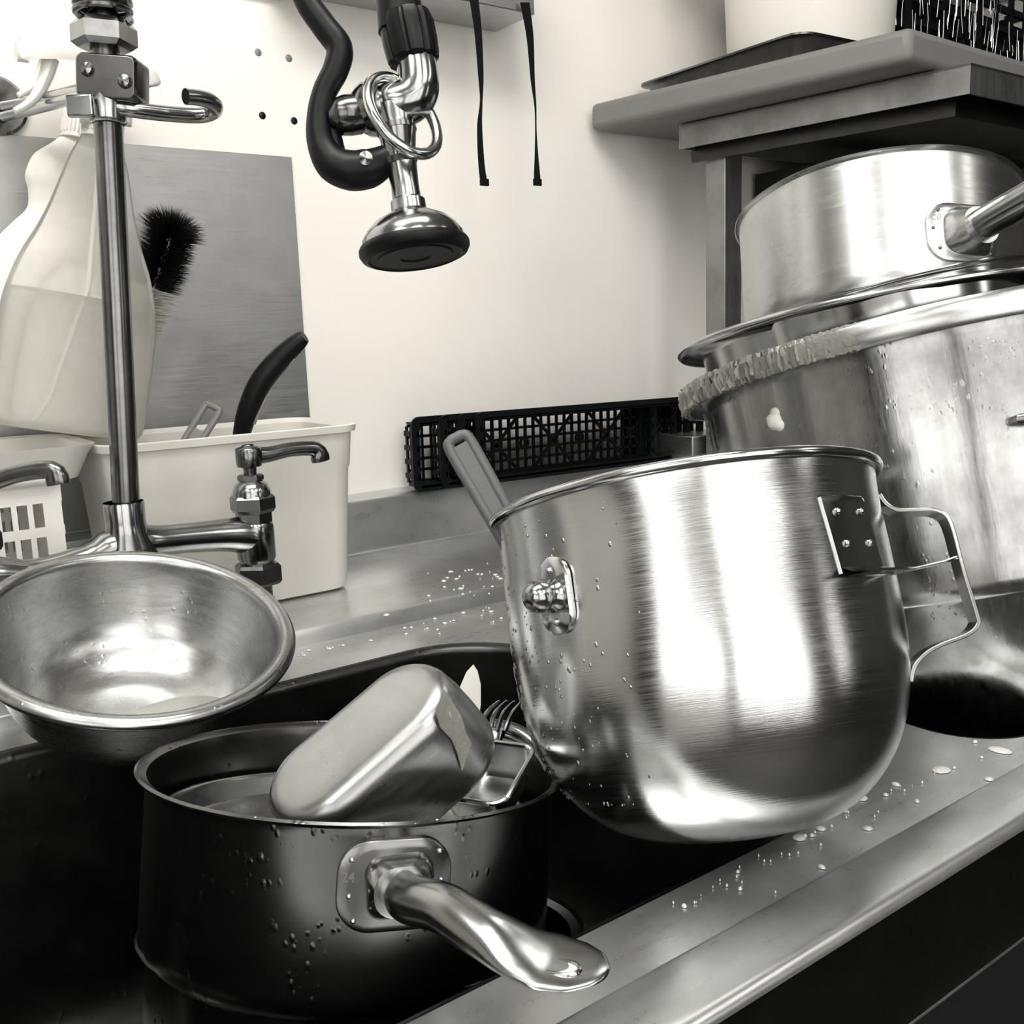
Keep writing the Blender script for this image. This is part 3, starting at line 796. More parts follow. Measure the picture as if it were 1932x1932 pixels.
def valve(x, lever_dir, fore):
    m = Matrix.Translation((x, TY, 0))
    z = lambda v: zat(485, v)
    MB().lathe([(.0165, z(984)), (.0180, z(990)), (.0185, z(1000)), (.0185, z(1050)), (.016, z(1062))], 40, m).build('valve_body', M['chrome'], tap, world=True)
    MB().lathe([(1e-5, z(932)), (.0195, z(932)), (.0218, z(937)), (.0218, z(958)), (.0195, z(965)), (.0175, z(966)), (.0175, z(984)), (1e-5, z(984))], 6, m, PI / 7).build('hex_nut', M['chrome_dark'], tap, world=True, ang=20)
    MB().lathe([(.0182, z(935)), (.0178, z(925)), (.0155, z(913)), (.011, z(906)), (.0095, z(904))], 32, m).build('bonnet', M['chrome'], tap, world=True)
    MB().lathe([(1e-5, z(893)), (.0105, z(893)), (.0125, z(896)), (.0125, z(903)), (.010, z(909)), (1e-5, z(909))], 6, m, PI / 5).build('hex_nut', M['chrome_dark'], tap, world=True, ang=20)
    hub = MB().lathe([(1e-5, z(836)), (.0055, z(837)), (.0065, z(840)), (.0112, z(842)), (.0125, z(845)), (.0125, z(870)), (.0115, z(878)), (.0065, z(881)), (.006, z(893))], 32, m)
    if lever_dir:
        base = Vector((x, TY, z(858)))
        pts = smooth_path([base, base + lever_dir * .25, base + lever_dir * .6 + Vector((0, 0, .004)), base + lever_dir * .94 + Vector((0, 0, .003)), base + lever_dir + Vector((0, 0, -.009))], 4)
        hub.tube(pts, [.0098, .0094, .0088, .0082, .0078, .0075, .0073, .0072, .0072, .0073, .0074, .0076, .0080, .0088, .0096, .0098, .0094][:len(pts)], 16, flat=(1.0, .75), nrm=(0, 0, 1))
    hub.build('lever', M['chrome_dark'] if fore else M['chrome_dark'], tap, world=True, ang=50)
    MB().lathe([(1e-5, z(1062)), (.0205, z(1062)), (.0232, z(1068)), (.0232, z(1096)), (.0205, z(1102)), (1e-5, z(1102))], 6, m, PI / 9).build('hex_nut', M['chrome_dark'], tap, world=True, ang=20)
    MB().lathe([(.0125, z(1100)), (.0125, z(1128)), (.014, z(1130)), (.014, TOP + .024), (.025, TOP + .0235), (.026, TOP + .018)], 24, m).build('shank', M['chrome_dark'], tap, world=True)
valve(vR.x, (PY(604, 853, TY - .0) - Vector((vR.x, TY, zat(485, 858)))), True)
lt = PY(108, 893, TY - .05)
valve(xl, lt - Vector((xl, TY, zat(485, 858))), False)
# riser, collar, spring
r0 = PY(238, 950, TY); r1 = PY(196, 60, TY - .0)
axr = (r1 - r0).normalized(); far = r0 + axr * ((r1 - r0).length + .12)
MB().tube([r0 - axr * .01, far], .0118, 32).build('riser_pipe', M['chrome_dark'], tap, world=True)
rm = aim(r1, far)
MB().lathe([(1e-5, -.014), (.021, -.014), (.0265, -.010), (.0265, .003), (.022, .008), (1e-5, .008)], 6, rm, .3).build('hex_nut', M['chrome'], tap, world=True, ang=20)
MB().tube([rm @ Vector((.0215 * math.cos(a), .0215 * math.sin(a), .011 + .0062 * a / (2 * PI))) for a in [k * PI / 14 for k in range(28 * 18)]], .0029, 8).build('spring', M['chrome_dark'], tap, world=True)
# clamp block and wall bracket arm
bc0 = PY(212, 152, TY - .004); vd = -Vector((fw.x, fw.y, 0)).normalized(); hx_ = Vector((ax.x, ax.y, 0)).normalized(); hx_ = (hx_ - vd * hx_.dot(vd)).normalized()
hx_ = (hx_ * math.cos(.10) - Vector((0, 0, 1)) * math.sin(.10)).normalized()
cb = basis(bc0, hx_, vd.cross(hx_), vd)
blk = MB(); blk.loft([rrect(.0235, .0165, .006, -.018, 5), rrect(.0255, .0180, .006, -.016, 5), rrect(.0255, .0180, .006, .0125, 5), rrect(.0235, .0165, .0055, .0155, 5)], True, (True, True), cb)
bo = blk.build('clamp_block', M['chrome_dark'], tap, world=True, bevel=.0008)
for sx, sy in ((-.0145, .0045), (.0165, -.003)):
    sm = cb @ Matrix.Translation((sx, sy, .0155))
    s_ = MB().lathe([(.0058, -.002), (.0060, .001), (.0045, .0035), (1e-5, .0045)], 20, sm).box((0, 0, .0042), (.0100, .0016, .0012), sm @ Matrix.Rotation(.9 if sx < 0 else -.3, 4, 'Z')); s_.build('clamp_screw', M['chrome'], bo, world=True)
wl0 = PY(15, 228, WY - .004); wl1 = PY(150, 175, TY)
brk = MB()
for o_ in (0, 11): brk.tube(smooth_path([PY(158, 168 + o_, TY), PY(110, 180 + o_ * 1.2, TY + .08), PY(50, 192 + o_ * 1.6, TY + .19), PY(8, 200 + o_ * 1.8, WY - .012)], 4), .0052, 14)
brk.lathe([(.030, 0), (.030, .004), (.027, .0065), (.010, .007), (1e-5, .007)], 32, Matrix.Translation(PY(-8, 200, WY - .001)) @ Matrix.Rotation(PI / 2, 4, 'X'))
brk.build('wall_bracket', M['chrome'], tap, world=True)
# hose hook with its ring round the riser
hk = MB(); rc = r0 + axr * ((PY(203, 202, TY) - r0).length)
hk.lathe([(.0125, -.014), (.0155, -.013), (.016, -.008), (.0165, 0), (.016, .008), (.0155, .013), (.0125, .014)], 32, aim(rc, rc + axr))
hk.box((0, 0, 0), (.022, .007, .018), cb.to_3x3().to_4x4() @ Matrix.Identity(4) if False else Matrix.Translation(PY(152, 200, TY - .010)) @ Matrix.Rotation(-.6, 4, 'Z'))
hkb = thing('hose_hook', 'chrome hook with clamp ring, projecting right from the tap riser', 'hook', rc)
hk.build('clamp_ring', M['chrome'], hkb, world=True, bevel=.002)
hy_ = TY - .015
hpth = smooth_path([PY(222, 204, TY - .01), PY(250, 207, hy_), PY(310, 214, hy_), PY(370, 218, hy_), PY(398, 213, hy_ - .006), PY(407, 202, hy_ - .016), PY(394, 190, hy_ - .024), PY(372, 184, hy_ - .028), PY(350, 182, hy_ - .030)], 5)
MB().tube(hpth, .0066, 16).build('hook_arm', M['chrome'], hkb, world=True)

# ================================================================== SPRAY VALVE
SV = .63
sv = thing('rinse_spray_valve', 'black and chrome pre-rinse spray head hanging nozzle down in front of the wall', 'spray valve', P(770, 300, SV))
def ptube(name, mat, pts, r, n=5, parent=sv, **kw):
    pth = smooth_path([P(*p) for p in pts], n); rr = r
    if isinstance(r, (list, tuple)): rr = [lerp_list(list(r), len(pth) - 1, k) for k in range(len(pth))]
    return MB().tube(pth, rr, kw.pop('seg', 20), **kw).build(name, mat, parent, world=True, ang=50)
ptube('hose_grip', M['rubber'], [(745, -90, SV), (757, 60, SV)], [.0138, .0146])
gm = aim(P(782, 120, SV), P(764, 30, SV))
gl_ = (P(764, 30, SV) - P(782, 120, SV)).length
lo = []
for z, r in ((0, .0125), (.002, .0152), (.006, .0158), (gl_ * .45, .0163), (gl_ * .8, .0163), (gl_ * .97, .0150), (gl_, .0138)):
    lo.append([Vector((r * (1 + (.07 if (k % 8) < 6 else -.04)) * math.cos(2 * PI * k / 64), r * (1 + (.07 if (k % 8) < 6 else -.04)) * math.sin(2 * PI * k / 64), z)) for k in range(64)])
MB().loft(lo, True, (True, True), gm).build('ribbed_collar', M['black'], sv, world=True, ang=30)
# elbow body
ptube('elbow', M['chrome'], [(784, 112, SV), (788, 140, SV), (788, 168, SV), (776, 188, SV), (752, 198, SV), (722, 202, SV + .004), (700, 205, SV + .006)], [.0126, .0130, .0136, .0140, .0140, .0138, .0132], seg=28)
ptube('valve_cap', M['chrome'], [(722, 203, SV + .004), (705, 206, SV + .004), (690, 208, SV + .004), (672, 212, SV + .004)], [.0172, .0172, .0165, .012], 2)
ptube('valve_stem_housing', M['chrome_dark'], [(676, 215, SV + .002), (655, 218, SV), (640, 221, SV), (620, 224, SV)], [.0125, .0125, .0115, .006], 3)
ptube('outlet_tube', M['chrome'], [(742, 205, SV), (748, 240, SV), (754, 290, SV), (764, 350, SV), (769, 385, SV)], [.0135, .0125, .0103, .0088, .0092], seg=28)
ptube('tube_collar', M['chrome_dark'], [(747, 240, SV), (749, 250, SV)], [.0128, .0128], 2)
ptube('tube_collar', M['chrome_dark'], [(754, 302, SV), (756, 312, SV)], [.0120, .0105], 2)
ptube('lever', M['rubber'], [(560, -60, SV), (578, 0, SV), (612, 50, SV), (640, 90, SV), (634, 130, SV), (612, 175, SV), (602, 225, SV), (607, 272, SV), (628, 308, SV), (662, 322, SV), (695, 318, SV), (720, 306, SV), (740, 292, SV)],
      [.0078, .0080, .0083, .0086, .0082, .0076, .0078, .0092, .0115, .0125, .0122, .0100, .0075], 6, seg=16)
ptube('lever', M['rubber'], [(626, 225, SV + .002), (632, 265, SV + .002), (645, 315, SV)], [.004, .005, .005])
pm = aim(P(690, 298, SV - .0135), P(690, 298, SV - .018)); MB().lathe([(.0042, 0), (.0042, .002), (1e-5, .0035)], 20, pm).build('pivot_screw', M['polish'], sv, world=True)
# retaining ring
rc_ = P(759, 222, SV - .004); e1 = camv(.48, .80, -.10).normalized(); e2 = camv(-.55, .30, -.78); e2 = (e2 - e1 * e2.dot(e1)).normalized()
rp_ = []
for k in range(48):
    a = 2 * PI * k / 48; u_ = 759 + 86 * math.cos(a) * .62 - 48 * math.sin(a) * .80; v_ = 218 + 86 * math.cos(a) * .80 + 48 * math.sin(a) * .50
    rp_.append(P(u_, v_, SV - .012 - .016 * math.sin(a)))
MB().tube(rp_, .0036, 12, closed=True).build('hold_down_ring', M['polish'], sv, world=True)
# nozzle
nm = aim(P(775, 432, SV), P(769, 385, SV))
nm = frame(778, 440, SV, -17, -8)
MB().lathe([(.0092, .022), (.0110, .0205), (.0112, .014), (.0165, .011), (.0240, .0070), (.0290, .002), (.0322, -.003), (.0325, -.0075)], 64, nm @ Matrix.Translation((0, 0, 0))).build('nozzle', M['chrome'], sv, world=True)
MB().lathe([(.0318, -.0072), (.0342, -.0072), (.0352, -.0090), (.0352, -.0115), (.0335, -.0145), (.0300, -.0160), (.0288, -.0150), (.024, -.0148), (.0235, -.0158), (.010, -.0158), (.0095, -.0148), (1e-5, -.0148)], 64, nm).build('rubber_bumper', M['rubber'], sv, world=True)

# ================================================================== STRAPS AND HOLDER ON THE WALL
c1 = PY(1010, 28, WY - .09)
hold = thing('wall_holder', 'grey steel box holder fixed high on the white wall above the two straps', 'holder', (c1.x - .13, WY - .05, c1.z))
MB().box((c1.x - .17, WY - .045, c1.z + .05), (.34, .089, .10)).build('box', M['panel'], hold, world=True, bevel=.002)
MB().box((c1.x - .17, WY - .093, c1.z + .035), (.33, .005, .012)).build('front_rail', M['polish'], hold, world=True, bevel=.001)
for i, pts in enumerate([[(893, -10, 16, 1), (902, 60, 14, .6), (907, 140, 11, .2), (908, 190, 5, -.3), (905, 235, 9, .3), (907, 290, 12, .8), (910, 325, 13, 1), (914, 348, 13, 1)],
                          [(990, 5, 17, 1), (1000, 70, 14, .6), (1005, 150, 9, .1), (1010, 200, 4, -.4), (1011, 245, 3, .2), (1012, 290, 7, .8), (1013, 325, 12, 1), (1014, 348, 13, 1)]]):
    ps = smooth_path([Vector((a, b, c)) for a, b, c, d in pts], 5); loops = []; mb = MB()
    for k, q in enumerate(ps):
        c = PY(q.x, q.y, WY - .098); hw = q.z * .00036
        tw = .9 * math.sin(k * .17)
        s_ = ax * math.cos(tw * .5) + fw * math.sin(tw * .5)
        loops.append([c - s_ * hw - fw * .0008, c + s_ * hw - fw * .0008, c + s_ * hw + fw * .0008, c - s_ * hw + fw * .0008])
    mb.loft(loops, True, (True, True))
    so_ = thing('apron_strap', ['narrow black strap hanging from the wall holder, the one nearer the spray head', 'narrow black strap hanging from the wall holder, the one nearer the shelf'][i], 'strap', PY(pts[0][0], pts[0][1], WY - .098), 'black straps hanging from the wall holder')
    mb.build('webbing', M['strap'], so_, world=True, smooth=False)
    e = PY(pts[-1][0], pts[-1][1] - 4, WY - .099)
    MB().box((0, 0, 0), (.013, .004, .009), Matrix.Translation(e)).build('stitched_end', M['strap'], so_, world=True, bevel=.001)
# thin dark edge high on the wall
q = PY(512, 0, WY - .004)
tag(MB().box((q.x - .03, WY - .004, q.z + .022), (.085, .006, .04)).build('notice_card', M['white']), 'white card on the wall, only its bottom edge showing at the top', 'card')

# ================================================================== BLACK CRATES
def crate(mat, off, label):
    W, Hh, dp = .45, .100, .034
    cz = TOP + .0905
    cr_ = thing('plastic_crate', label, 'crate', Matrix.Translation((.765 + off[0], WY - .006 - off[1], cz + off[2])) @ Matrix.Rotation(math.radians(off[3]), 4, 'Y'), 'black lattice crates leaning against the wall')
    fl = MB()
    fl.loft([[Vector((q.x + W / 2, -dp, q.y + Hh / 2)) for q in rrect(W / 2, Hh / 2, .012, 0, 5)], [Vector((q.x + W / 2, -dp + .0034, q.y + Hh / 2)) for q in rrect(W / 2, Hh / 2, .012, 0, 5)],
             [Vector((q.x + W / 2, -dp + .0034, q.y + Hh / 2)) for q in rrect(W / 2 - .012, Hh / 2 - .010, .010, 0, 5)], [Vector((q.x + W / 2, -dp, q.y + Hh / 2)) for q in rrect(W / 2 - .012, Hh / 2 - .010, .010, 0, 5)],
             [Vector((q.x + W / 2, -dp, q.y + Hh / 2)) for q in rrect(W / 2, Hh / 2, .012, 0, 5)]], True)
    fl.build('crate_rim', M['black'], cr_, ang=30)
    la = MB(); x0, x1, z0, z1 = .012, W - .012, .010, Hh - .014
    p = .0148; xs = x0 + .008; xe = x1 - (.10 if mat == 0 else .030)
    k = 0
    while xs + k * p <= xe: la.box((xs + k * p, 0 - .0015, (z0 + z1) / 2), (.0036, .003, z1 - z0)); k += 1
    nz = 5
    for j in range(nz + 1): la.box(((x0 + xe) / 2, -.0015, z0 + (z1 - z0) * j / nz), (xe - x0, .003, .0038))
    for cx in (x0 + .045, x0 + .15, x0 + .255)[:3 if mat == 0 else 0]:
        for a in (-1, 1): la.box((0, 0, 0), (.10, .0032, .0042), Matrix.Translation((cx, -.0016, (z0 + z1) / 2)) @ Matrix.Rotation(a * .79, 4, 'Y'))
        la.lathe([(.0085, -.0016), (.0085, .0016), (.0055, .0016), (.0055, -.0016), (.0085, -.0016)], 12, Matrix.Translation((cx + .05, -.0018, (z0 + z1) / 2)) @ Matrix.Rotation(PI / 2, 4, 'X'))
    la.box((xe + .005, -.0018, (z0 + z1) / 2), (.016, .0036, z1 - z0)); la.box((x1 - .012, -.0018, (z0 + z1) / 2), (.012, .0036, z1 - z0))
    xd0, xd1 = xe + .012, x1 - .018; hd_ = .055
    for k in range(-6, 12) if mat == 0 else ():
        for s_ in (-1, 1):
            c = xd0 + k * .0125; pts = []
            a_ = Vector((c, 0, z0)); b__ = Vector((c + s_ * hd_, 0, z0 + hd_))
            xa, xb = a_.x, b__.x
            t0 = 0; t1 = 1
            if s_ > 0: t0 = max(0, (xd0 - xa) / hd_); t1 = min(1, (xd1 - xa) / hd_)
            else: t0 = max(0, (xa - xd1) / hd_); t1 = min(1, (xa - xd0) / hd_)
            if t1 - t0 > .05: la.tube([a_ + (b__ - a_) * t0 + Vector((0, -.0018, 0)), a_ + (b__ - a_) * t1 + Vector((0, -.0018, 0))], .0012, 4)
    la.box(((xd0 + xd1) / 2, -.0018, z0 + hd_), (xd1 - xd0 + .01, .003, .004))
    for k in range(3): la.box((xd0 + .012 + k * .022, -.0018, (z0 + hd_ + z1) / 2), (.004, .003, z1 - z0 - hd_))
    la.build('lattice_base', M['black'], cr_, smooth=False)
    wl_ = MB()
    for zz in (z0 - .004, z1 + .004): wl_.box((W / 2, -dp / 2, zz), (W - .024, dp, .003))
    for xx in (x0 - .003, x1 + .003):
        for k in range(4): wl_.box((xx, -dp / 2, z0 + (z1 - z0) * (k + .5) / 4), (.003, dp, .007))
        for k in range(3): wl_.box((xx, -dp * (k + .5) / 3, (z0 + z1) / 2), (.003, .004, z1 - z0))
    wl_.build('crate_wall', M['black'], cr_, smooth=False)
    return cr_
crate(0, (0, .030, 0, .7), 'black lattice crate in front of the others, leaning on the wall behind the mixer bowl')
crate(1, (-.0264, .026, -.0, .7), 'black lattice crate second from the front of the leaning stack')
crate(1, (-.0528, .022, 0, .7), 'black lattice crate third from the front of the leaning stack')
crate(1, (-.0940, .018, 0, .7), 'rearmost black lattice crate, its rounded left end nearest the white tub')

# ================================================================== WHITE TUB AND WHAT IS IN IT
LZ = TOP + .018
tx0, tx1, ty0, ty1 = .258, .500, .985, 1.118; th = .185
tub = thing('storage_tub', 'tall cloudy white plastic tub standing on the ledge behind the tap', 'tub', ((tx0 + tx1) / 2, (ty0 + ty1) / 2, LZ))
lx, ly = (tx1 - tx0) / 2, (ty1 - ty0) / 2
lo = [rrect(lx - .012, ly - .012, .02, .0, 6), rrect(lx - .002, ly - .002, .022, .004, 6), rrect(lx, ly, .024, .012, 6), rrect(lx + .008, ly + .006, .026, th * .74, 6), rrect(lx + .0095, ly + .0075, .026, th * .76, 6), rrect(lx + .012, ly + .010, .026, th - .008, 6),
      rrect(lx + .016, ly + .014, .028, th - .007, 6), rrect(lx + .017, ly + .015, .028, th, 6), rrect(lx + .014, ly + .012, .027, th + .001, 6),
      rrect(lx + .009, ly + .007, .024, th - .004, 6), rrect(lx - .003, ly - .003, .02, .012, 6), rrect(lx - .012, ly - .012, .02, .006, 6)]
MB().loft(lo, True, (True, True)).build('tub_body', M['tub'], tub, ang=40)
kb0 = PY(452, 818, 1.02); kn2 = thing('kitchen_tool', 'curved black-handled tool standing up out of the white tub', 'utensil', kb0)
path = smooth_path([PY(u, v, y) for u, v, y in ((440, 900, 1.03), (455, 822, 1.03), (468, 775, 1.02), (493, 720, 1.01), (530, 675, 1.0), (562, 645, .99), (575, 635, .985))], 5)
MB().tube(path[:6], .0088, 14, flat=(.5, 1.0), nrm=tuple(ax)).build('tool_neck', M['greyl'], kn2, world=True)
path2 = path[4:]
MB().tube(path2, [.0062 + .0062 * math.sin(PI * min(1, .12 + .86 * k / (len(path2) - 1))) for k in range(len(path2))], 16).build('tool_grip', M['rubber'], kn2, world=True)
MB().tube([p + ax * .0085 - up * .003 for p in path[8:22]], .0035, 10).build('tool_spine', M['polish'], kn2, world=True)
pe0 = PY(352, 850, 1.045); pe1 = PY(403, 768, 1.045)
pe_t = thing('peeler', 'small grey utensil with a rectangular hole in its handle, leaning in the white tub', 'utensil', aim(pe0, pe1, tuple(ax)))
ll = (pe1 - pe0).length
MB().tube(smooth_path([(-.0085, 0, -.02), (-.0085, 0, ll * .5), (-.0085, 0, ll * .95), (-.005, 0, ll), (.005, 0, ll), (.0085, 0, ll * .95), (.0085, 0, ll * .5), (.0085, 0, -.02)], 4), .0036, 10, nrm=(0, 1, 0)).build('handle_loop', M['greyl'], pe_t)
MB().box((0, 0, ll * .25), (.014, .002, ll * .45)).build('handle_web', M['greyl'], pe_t)

# white basket to the left and the tray lid lying over it
bx1 = PY(118, 960, .985).x
bz1 = PY(60, 905, .985).z
bk_ = thing('plastic_basket', 'white slotted plastic basket on the ledge at the left edge of the picture', 'basket', (bx1 - .10, 1.05, LZ))
bh = bz1 - LZ
b = MB(); hw, hd2 = .10, .062; T_k = .0024
for yy in (-hd2, hd2):
    b.box((hw - .008, yy, bh / 2), (.016, T_k, bh)); b.box((-hw + .008, yy, bh / 2), (.016, T_k, bh))
    for k in range(12): b.box((hw - .016 - .0135 * (k + 1) + .0024, yy, bh / 2), (.0046, T_k * .9, bh - .01))
    for zz, hz_ in ((.008, .016), (bh - .092, .009), (bh - .050, .009), (bh - .012, .022)): b.box((0, yy, zz), (2 * hw - .02, T_k * .96, hz_))
for xx in (-hw, hw):
    for k in range(9): b.box((xx, -hd2 + .0075 + k * .0135, bh / 2), (T_k, .0046, bh - .01))
    for zz, hz_ in ((.008, .016), (bh - .092, .009), (bh - .050, .009), (bh - .012, .022)): b.box((xx, 0, zz), (T_k * .96, 2 * hd2 - .001, hz_))
b.box((0, 0, .0015), (2 * hw - .004, 2 * hd2 - .004, .003))
b.build('basket_body', M['white'], bk_, smooth=False)
MB().tube(rrect(hw + .003, hd2 + .003, .012, bh, 4), .0060, 12, closed=True).build('basket_rim', M['white'], bk_)
ly0 = PY(165, 885, .975)
TRZ = LZ + th - .006
tr = thing('plastic_tray', 'white plastic tray lying under the two spray bottles on the tub edge', 'tray', (.105, 1.06, TRZ - .012))
hw, hd2 = .135, .085
MB().loft([rrect(hw - .03, hd2 - .03, .03, -.014, 6), rrect(hw - .012, hd2 - .012, .03, -.010, 6), rrect(hw - .003, hd2 - .003, .03, .012, 6), rrect(hw + .002, hd2 + .002, .032, .020, 6), rrect(hw + .003, hd2 + .003, .033, .022, 6), rrect(hw - .004, hd2 - .004, .03, .020, 6), rrect(hw - .014, hd2 - .014, .028, -.004, 6), rrect(hw - .03, hd2 - .03, .03, -.008, 6)], True, (True, True)).build('tray_body', M['white'], tr, ang=50)

# ---- spray bottles
def bottle(name, label, pbase, ptop, prof, mat, liquid, head_dir, yoff, sy=.62):
    m = aim(pbase, ptop, tuple(Vector((1, 0, 0))))
    t = thing(name, label, 'spray bottle', m, 'white spray bottles behind the tap')
    Lh = (ptop - pbase).length
    pr = profile_smooth([(r, z * Lh) for r, z in prof], 5)
    MB().lathe(pr, 48, None, 0, sy).build('bottle_body', mat, t, ang=60)
    if liquid:
        pl = [(max(1e-5, r - .0022), z) for r, z in pr if .003 < z < Lh * liquid]
        MB().lathe([(1e-5, .004)] + pl + [(pl[-1][0], Lh * liquid), (1e-5, Lh * liquid)], 48, None, 0, sy).build('liquid', M['liquid'], t, ang=60)
        MB().tube([Vector((0.0, 0, Lh)), Vector((0.004, 0, Lh * .5)), Vector((-.02, 0, Lh * .1)), Vector((-.03, 0, .008))], .0028, 8).build('dip_tube', M['white'], t)
    cap = MB().lathe([(1e-5, Lh + .030), (.0165, Lh + .030), (.0175, Lh + .027), (.0178, Lh + .002), (.019, Lh - .003), (1e-5, Lh - .003)], 36)
    for k in range(30):
        a = 2 * PI * k / 30; cap.box((.0180 * math.cos(a), .0180 * math.sin(a), Lh + .014), (.0014, .0014, .024), None)
    cap.build('screw_cap', M['white'], t, ang=30)
    return t, Lh
pb0 = PY(128, 815, 1.035); pt0 = PY(192, 258, 1.03)
profA = [(1e-5, 0), (.058, 0), (.067, .012), (.0705, .05), (.0715, .20), (.0715, .34), (.069, .44), (.060, .56), (.048, .66), (.040, .74), (.033, .83), (.026, .92), (.0185, .985), (.0165, 1.0)]
btA, LA = bottle('spray_bottle', 'large clear half-full spray bottle right behind the tap riser', pb0, pt0, profA, M['bottle'], .455, 1, 0)
pb1 = PY(75, 800, 1.105); pt1 = PY(150, 262, 1.115)
profB = [(1e-5, 0), (.060, 0), (.070, .012), (.073, .05), (.072, .25), (.070, .46), (.067, .555), (.061, .60), (.050, .66), (.039, .72), (.040, .78), (.0445, .83), (.040, .90), (.026, .955), (.019, .985), (.0165, 1.0)]
btB, LB = bottle('spray_bottle', 'milky white spray bottle with waisted neck behind the clear half-full one', pb1, pt1, profB, M['bottle2'], 0, 1, 0)
def head(t, y, dx, dy, sc=1.0):
    """trigger head outline drawn in a plane through the bottle axis, given thickness"""
    hb = [(150, 232), (152, 190), (170, 165), (160, 120), (120, 110), (60, 108), (40, 112), (33, 100), (40, 84), (70, 78), (130, 82), (190, 92), (245, 106), (290, 130), (303, 152), (299, 162), (280, 166), (262, 178), (252, 205), (249, 240)]
    pts = smooth_path([Vector(((u - 200) * sc + 200 + dx, (v - 160) * sc + 160 + dy, 0)) for u, v in hb], 3)
    c = Vector((0, 0, 0)); loops = []
    cu, cv = sum(p.x for p in pts) / len(pts), sum(p.y for p in pts) / len(pts)
    for off, k in ((-.015, .90), (-.013, .97), (-.006, 1), (.006, 1), (.013, .97), (.015, .90)):
        loops.append([PY(cu + (p.x - cu) * (1 if k == 1 else k * .99 + .01), cv + (p.y - cv) * k, y + off) for p in pts])
    MB().loft(loops, True, (True, True)).build('spray_head', M['white'], t, world=True, ang=50)
    tr_ = [PY(u * sc + 200 * (1 - sc) + dx, v * sc + 160 * (1 - sc) + dy, y - .002) for u, v in ((95, 112), (88, 140), (74, 172), (55, 195), (28, 210))]
    tp_ = smooth_path(tr_, 5)
    MB().tube(tp_, [.0095 - .006 * k / (len(tp_) - 1) for k in range(len(tp_))], 12, flat=(.8, 1)).build('trigger', M['white'], t, world=True)
    nz = [PY(u * sc + 200 * (1 - sc) + dx, v * sc + 160 * (1 - sc) + dy, y) for u, v in ((52, 100), (30, 97))]
    MB().tube(nz, .0085, 16).build('nozzle', M['white'], t, world=True)
head(btA, 1.03, 0, 0)
head(btB, 1.115, -18, -22, .86)

# ---- bottle brush
b0 = PY(290, 545, 1.11); b1 = PY(328, 425, 1.10)
brs = thing('bottle_brush', 'black and pale bristled round brush sticking up behind the clear spray bottle', 'brush', b0)
bm_ = aim(b0, b1); bl = (b1 - b0).length
brist = MB(); random.seed(3)
def hair(mb, p, q, w=.0006):
    d = (q - p).normalized(); s_ = d.cross(fw).normalized() * w
    s2 = d.cross(s_).normalized() * w
    mb.add([p + s_, p - s_, p + s2, q], [(0, 1, 3), (1, 2, 3), (2, 0, 3)])
for k in range(2600):
    z = random.uniform(0, bl); a = random.uniform(0, 2 * PI); r = .030 + random.uniform(-.003, .004)
    p = bm_ @ Vector((0, 0, z)); q = bm_ @ Vector((r * math.cos(a), r * math.sin(a), z + random.uniform(.0, .012)))
    hair(brist, p, q, .0007)
for k in range(900):
    a = random.uniform(0, 2 * PI); e = random.uniform(.1, 1.5); r = .034 + random.uniform(-.004, .008)
    p = bm_ @ Vector((0, 0, bl * .8)); q = bm_ @ Vector((r * math.cos(a) * math.sin(e), r * math.sin(a) * math.sin(e), bl * .85 + r * .8 * math.cos(e)))
    hair(brist, p, q, .0007)
tag(brist.build('bristles', M['brist'], brs, world=True, smooth=False), 'black bristles', kind='stuff')
bw = MB()
for k in range(1500):
    z = random.uniform(-.055, -.002); a = random.uniform(0, 2 * PI); r = .024 + .008 * (z + .055) / .055 + random.uniform(-.004, .004)
    hair(bw, bm_ @ Vector((0, 0, z)), bm_ @ Vector((r * math.cos(a), r * math.sin(a), z + .004)), .0007)
tag(bw.build('bristles', M['bristw'], brs, world=True, smooth=False), 'pale bristles below the black ones', kind='stuff')
MB().tube([bm_ @ Vector((0, 0, -.24)), bm_ @ Vector((0, 0, bl * .8))], .004, 10).build('brush_stem', M['white'], brs, world=True)

# ================================================================== SHELF TABLE ON THE RIGHT
SZ = PZ(1832, 118, 1.195 + .29).z
sc_ = PZ(1832, 118, SZ); sr_ = PZ(1281, 236, SZ)
sxl = (sc_.x + sr_.x) / 2 ; syf = sc_.y; syr = sr_.y
sh = thing('steel_shelf', 'stainless steel shelf table on square legs over the right end of the sink', 'shelf', (sxl + .35, (syf + syr) / 2, SZ - .034))
# slightly skewed top following the room
vtx = [Vector((sr_.x, syr, 0)), Vector((sc_.x, syf, 0)), Vector((sc_.x + .9, syf + .01, 0)), Vector((sr_.x + .95, syr, 0))]
def slab(vs, z0, z1): return MB().loft([[Vector((p.x, p.y, z0)) for p in vs], [Vector((p.x, p.y, z1)) for p in vs]], True, (True, True))
slab(vtx, SZ - .003, SZ).build('shelf_top', M['shelf'], sh, world=True, smooth=False)
edge = MB(); under = MB()
def wallseg(mb, a, b_, z0, z1, t=.003):
    d = (b_ - a).normalized(); n = Vector((-d.y, d.x, 0)) * t
    mb.loft([[Vector((p.x, p.y, z0)) for p in (a, b_, b_ + n, a + n)], [Vector((p.x, p.y, z1)) for p in (a, b_, b_ + n, a + n)]], True, (True, True))
for a_, b_ in ((vtx[0], vtx[1]), (vtx[1], vtx[2]), (vtx[2], vtx[3]), (vtx[3], vtx[0])): wallseg(edge, a_, b_, SZ - .034, SZ)
def inward(a, b_, w_):
    d = (b_ - a).normalized(); return Vector((-d.y, d.x, 0)) * w_
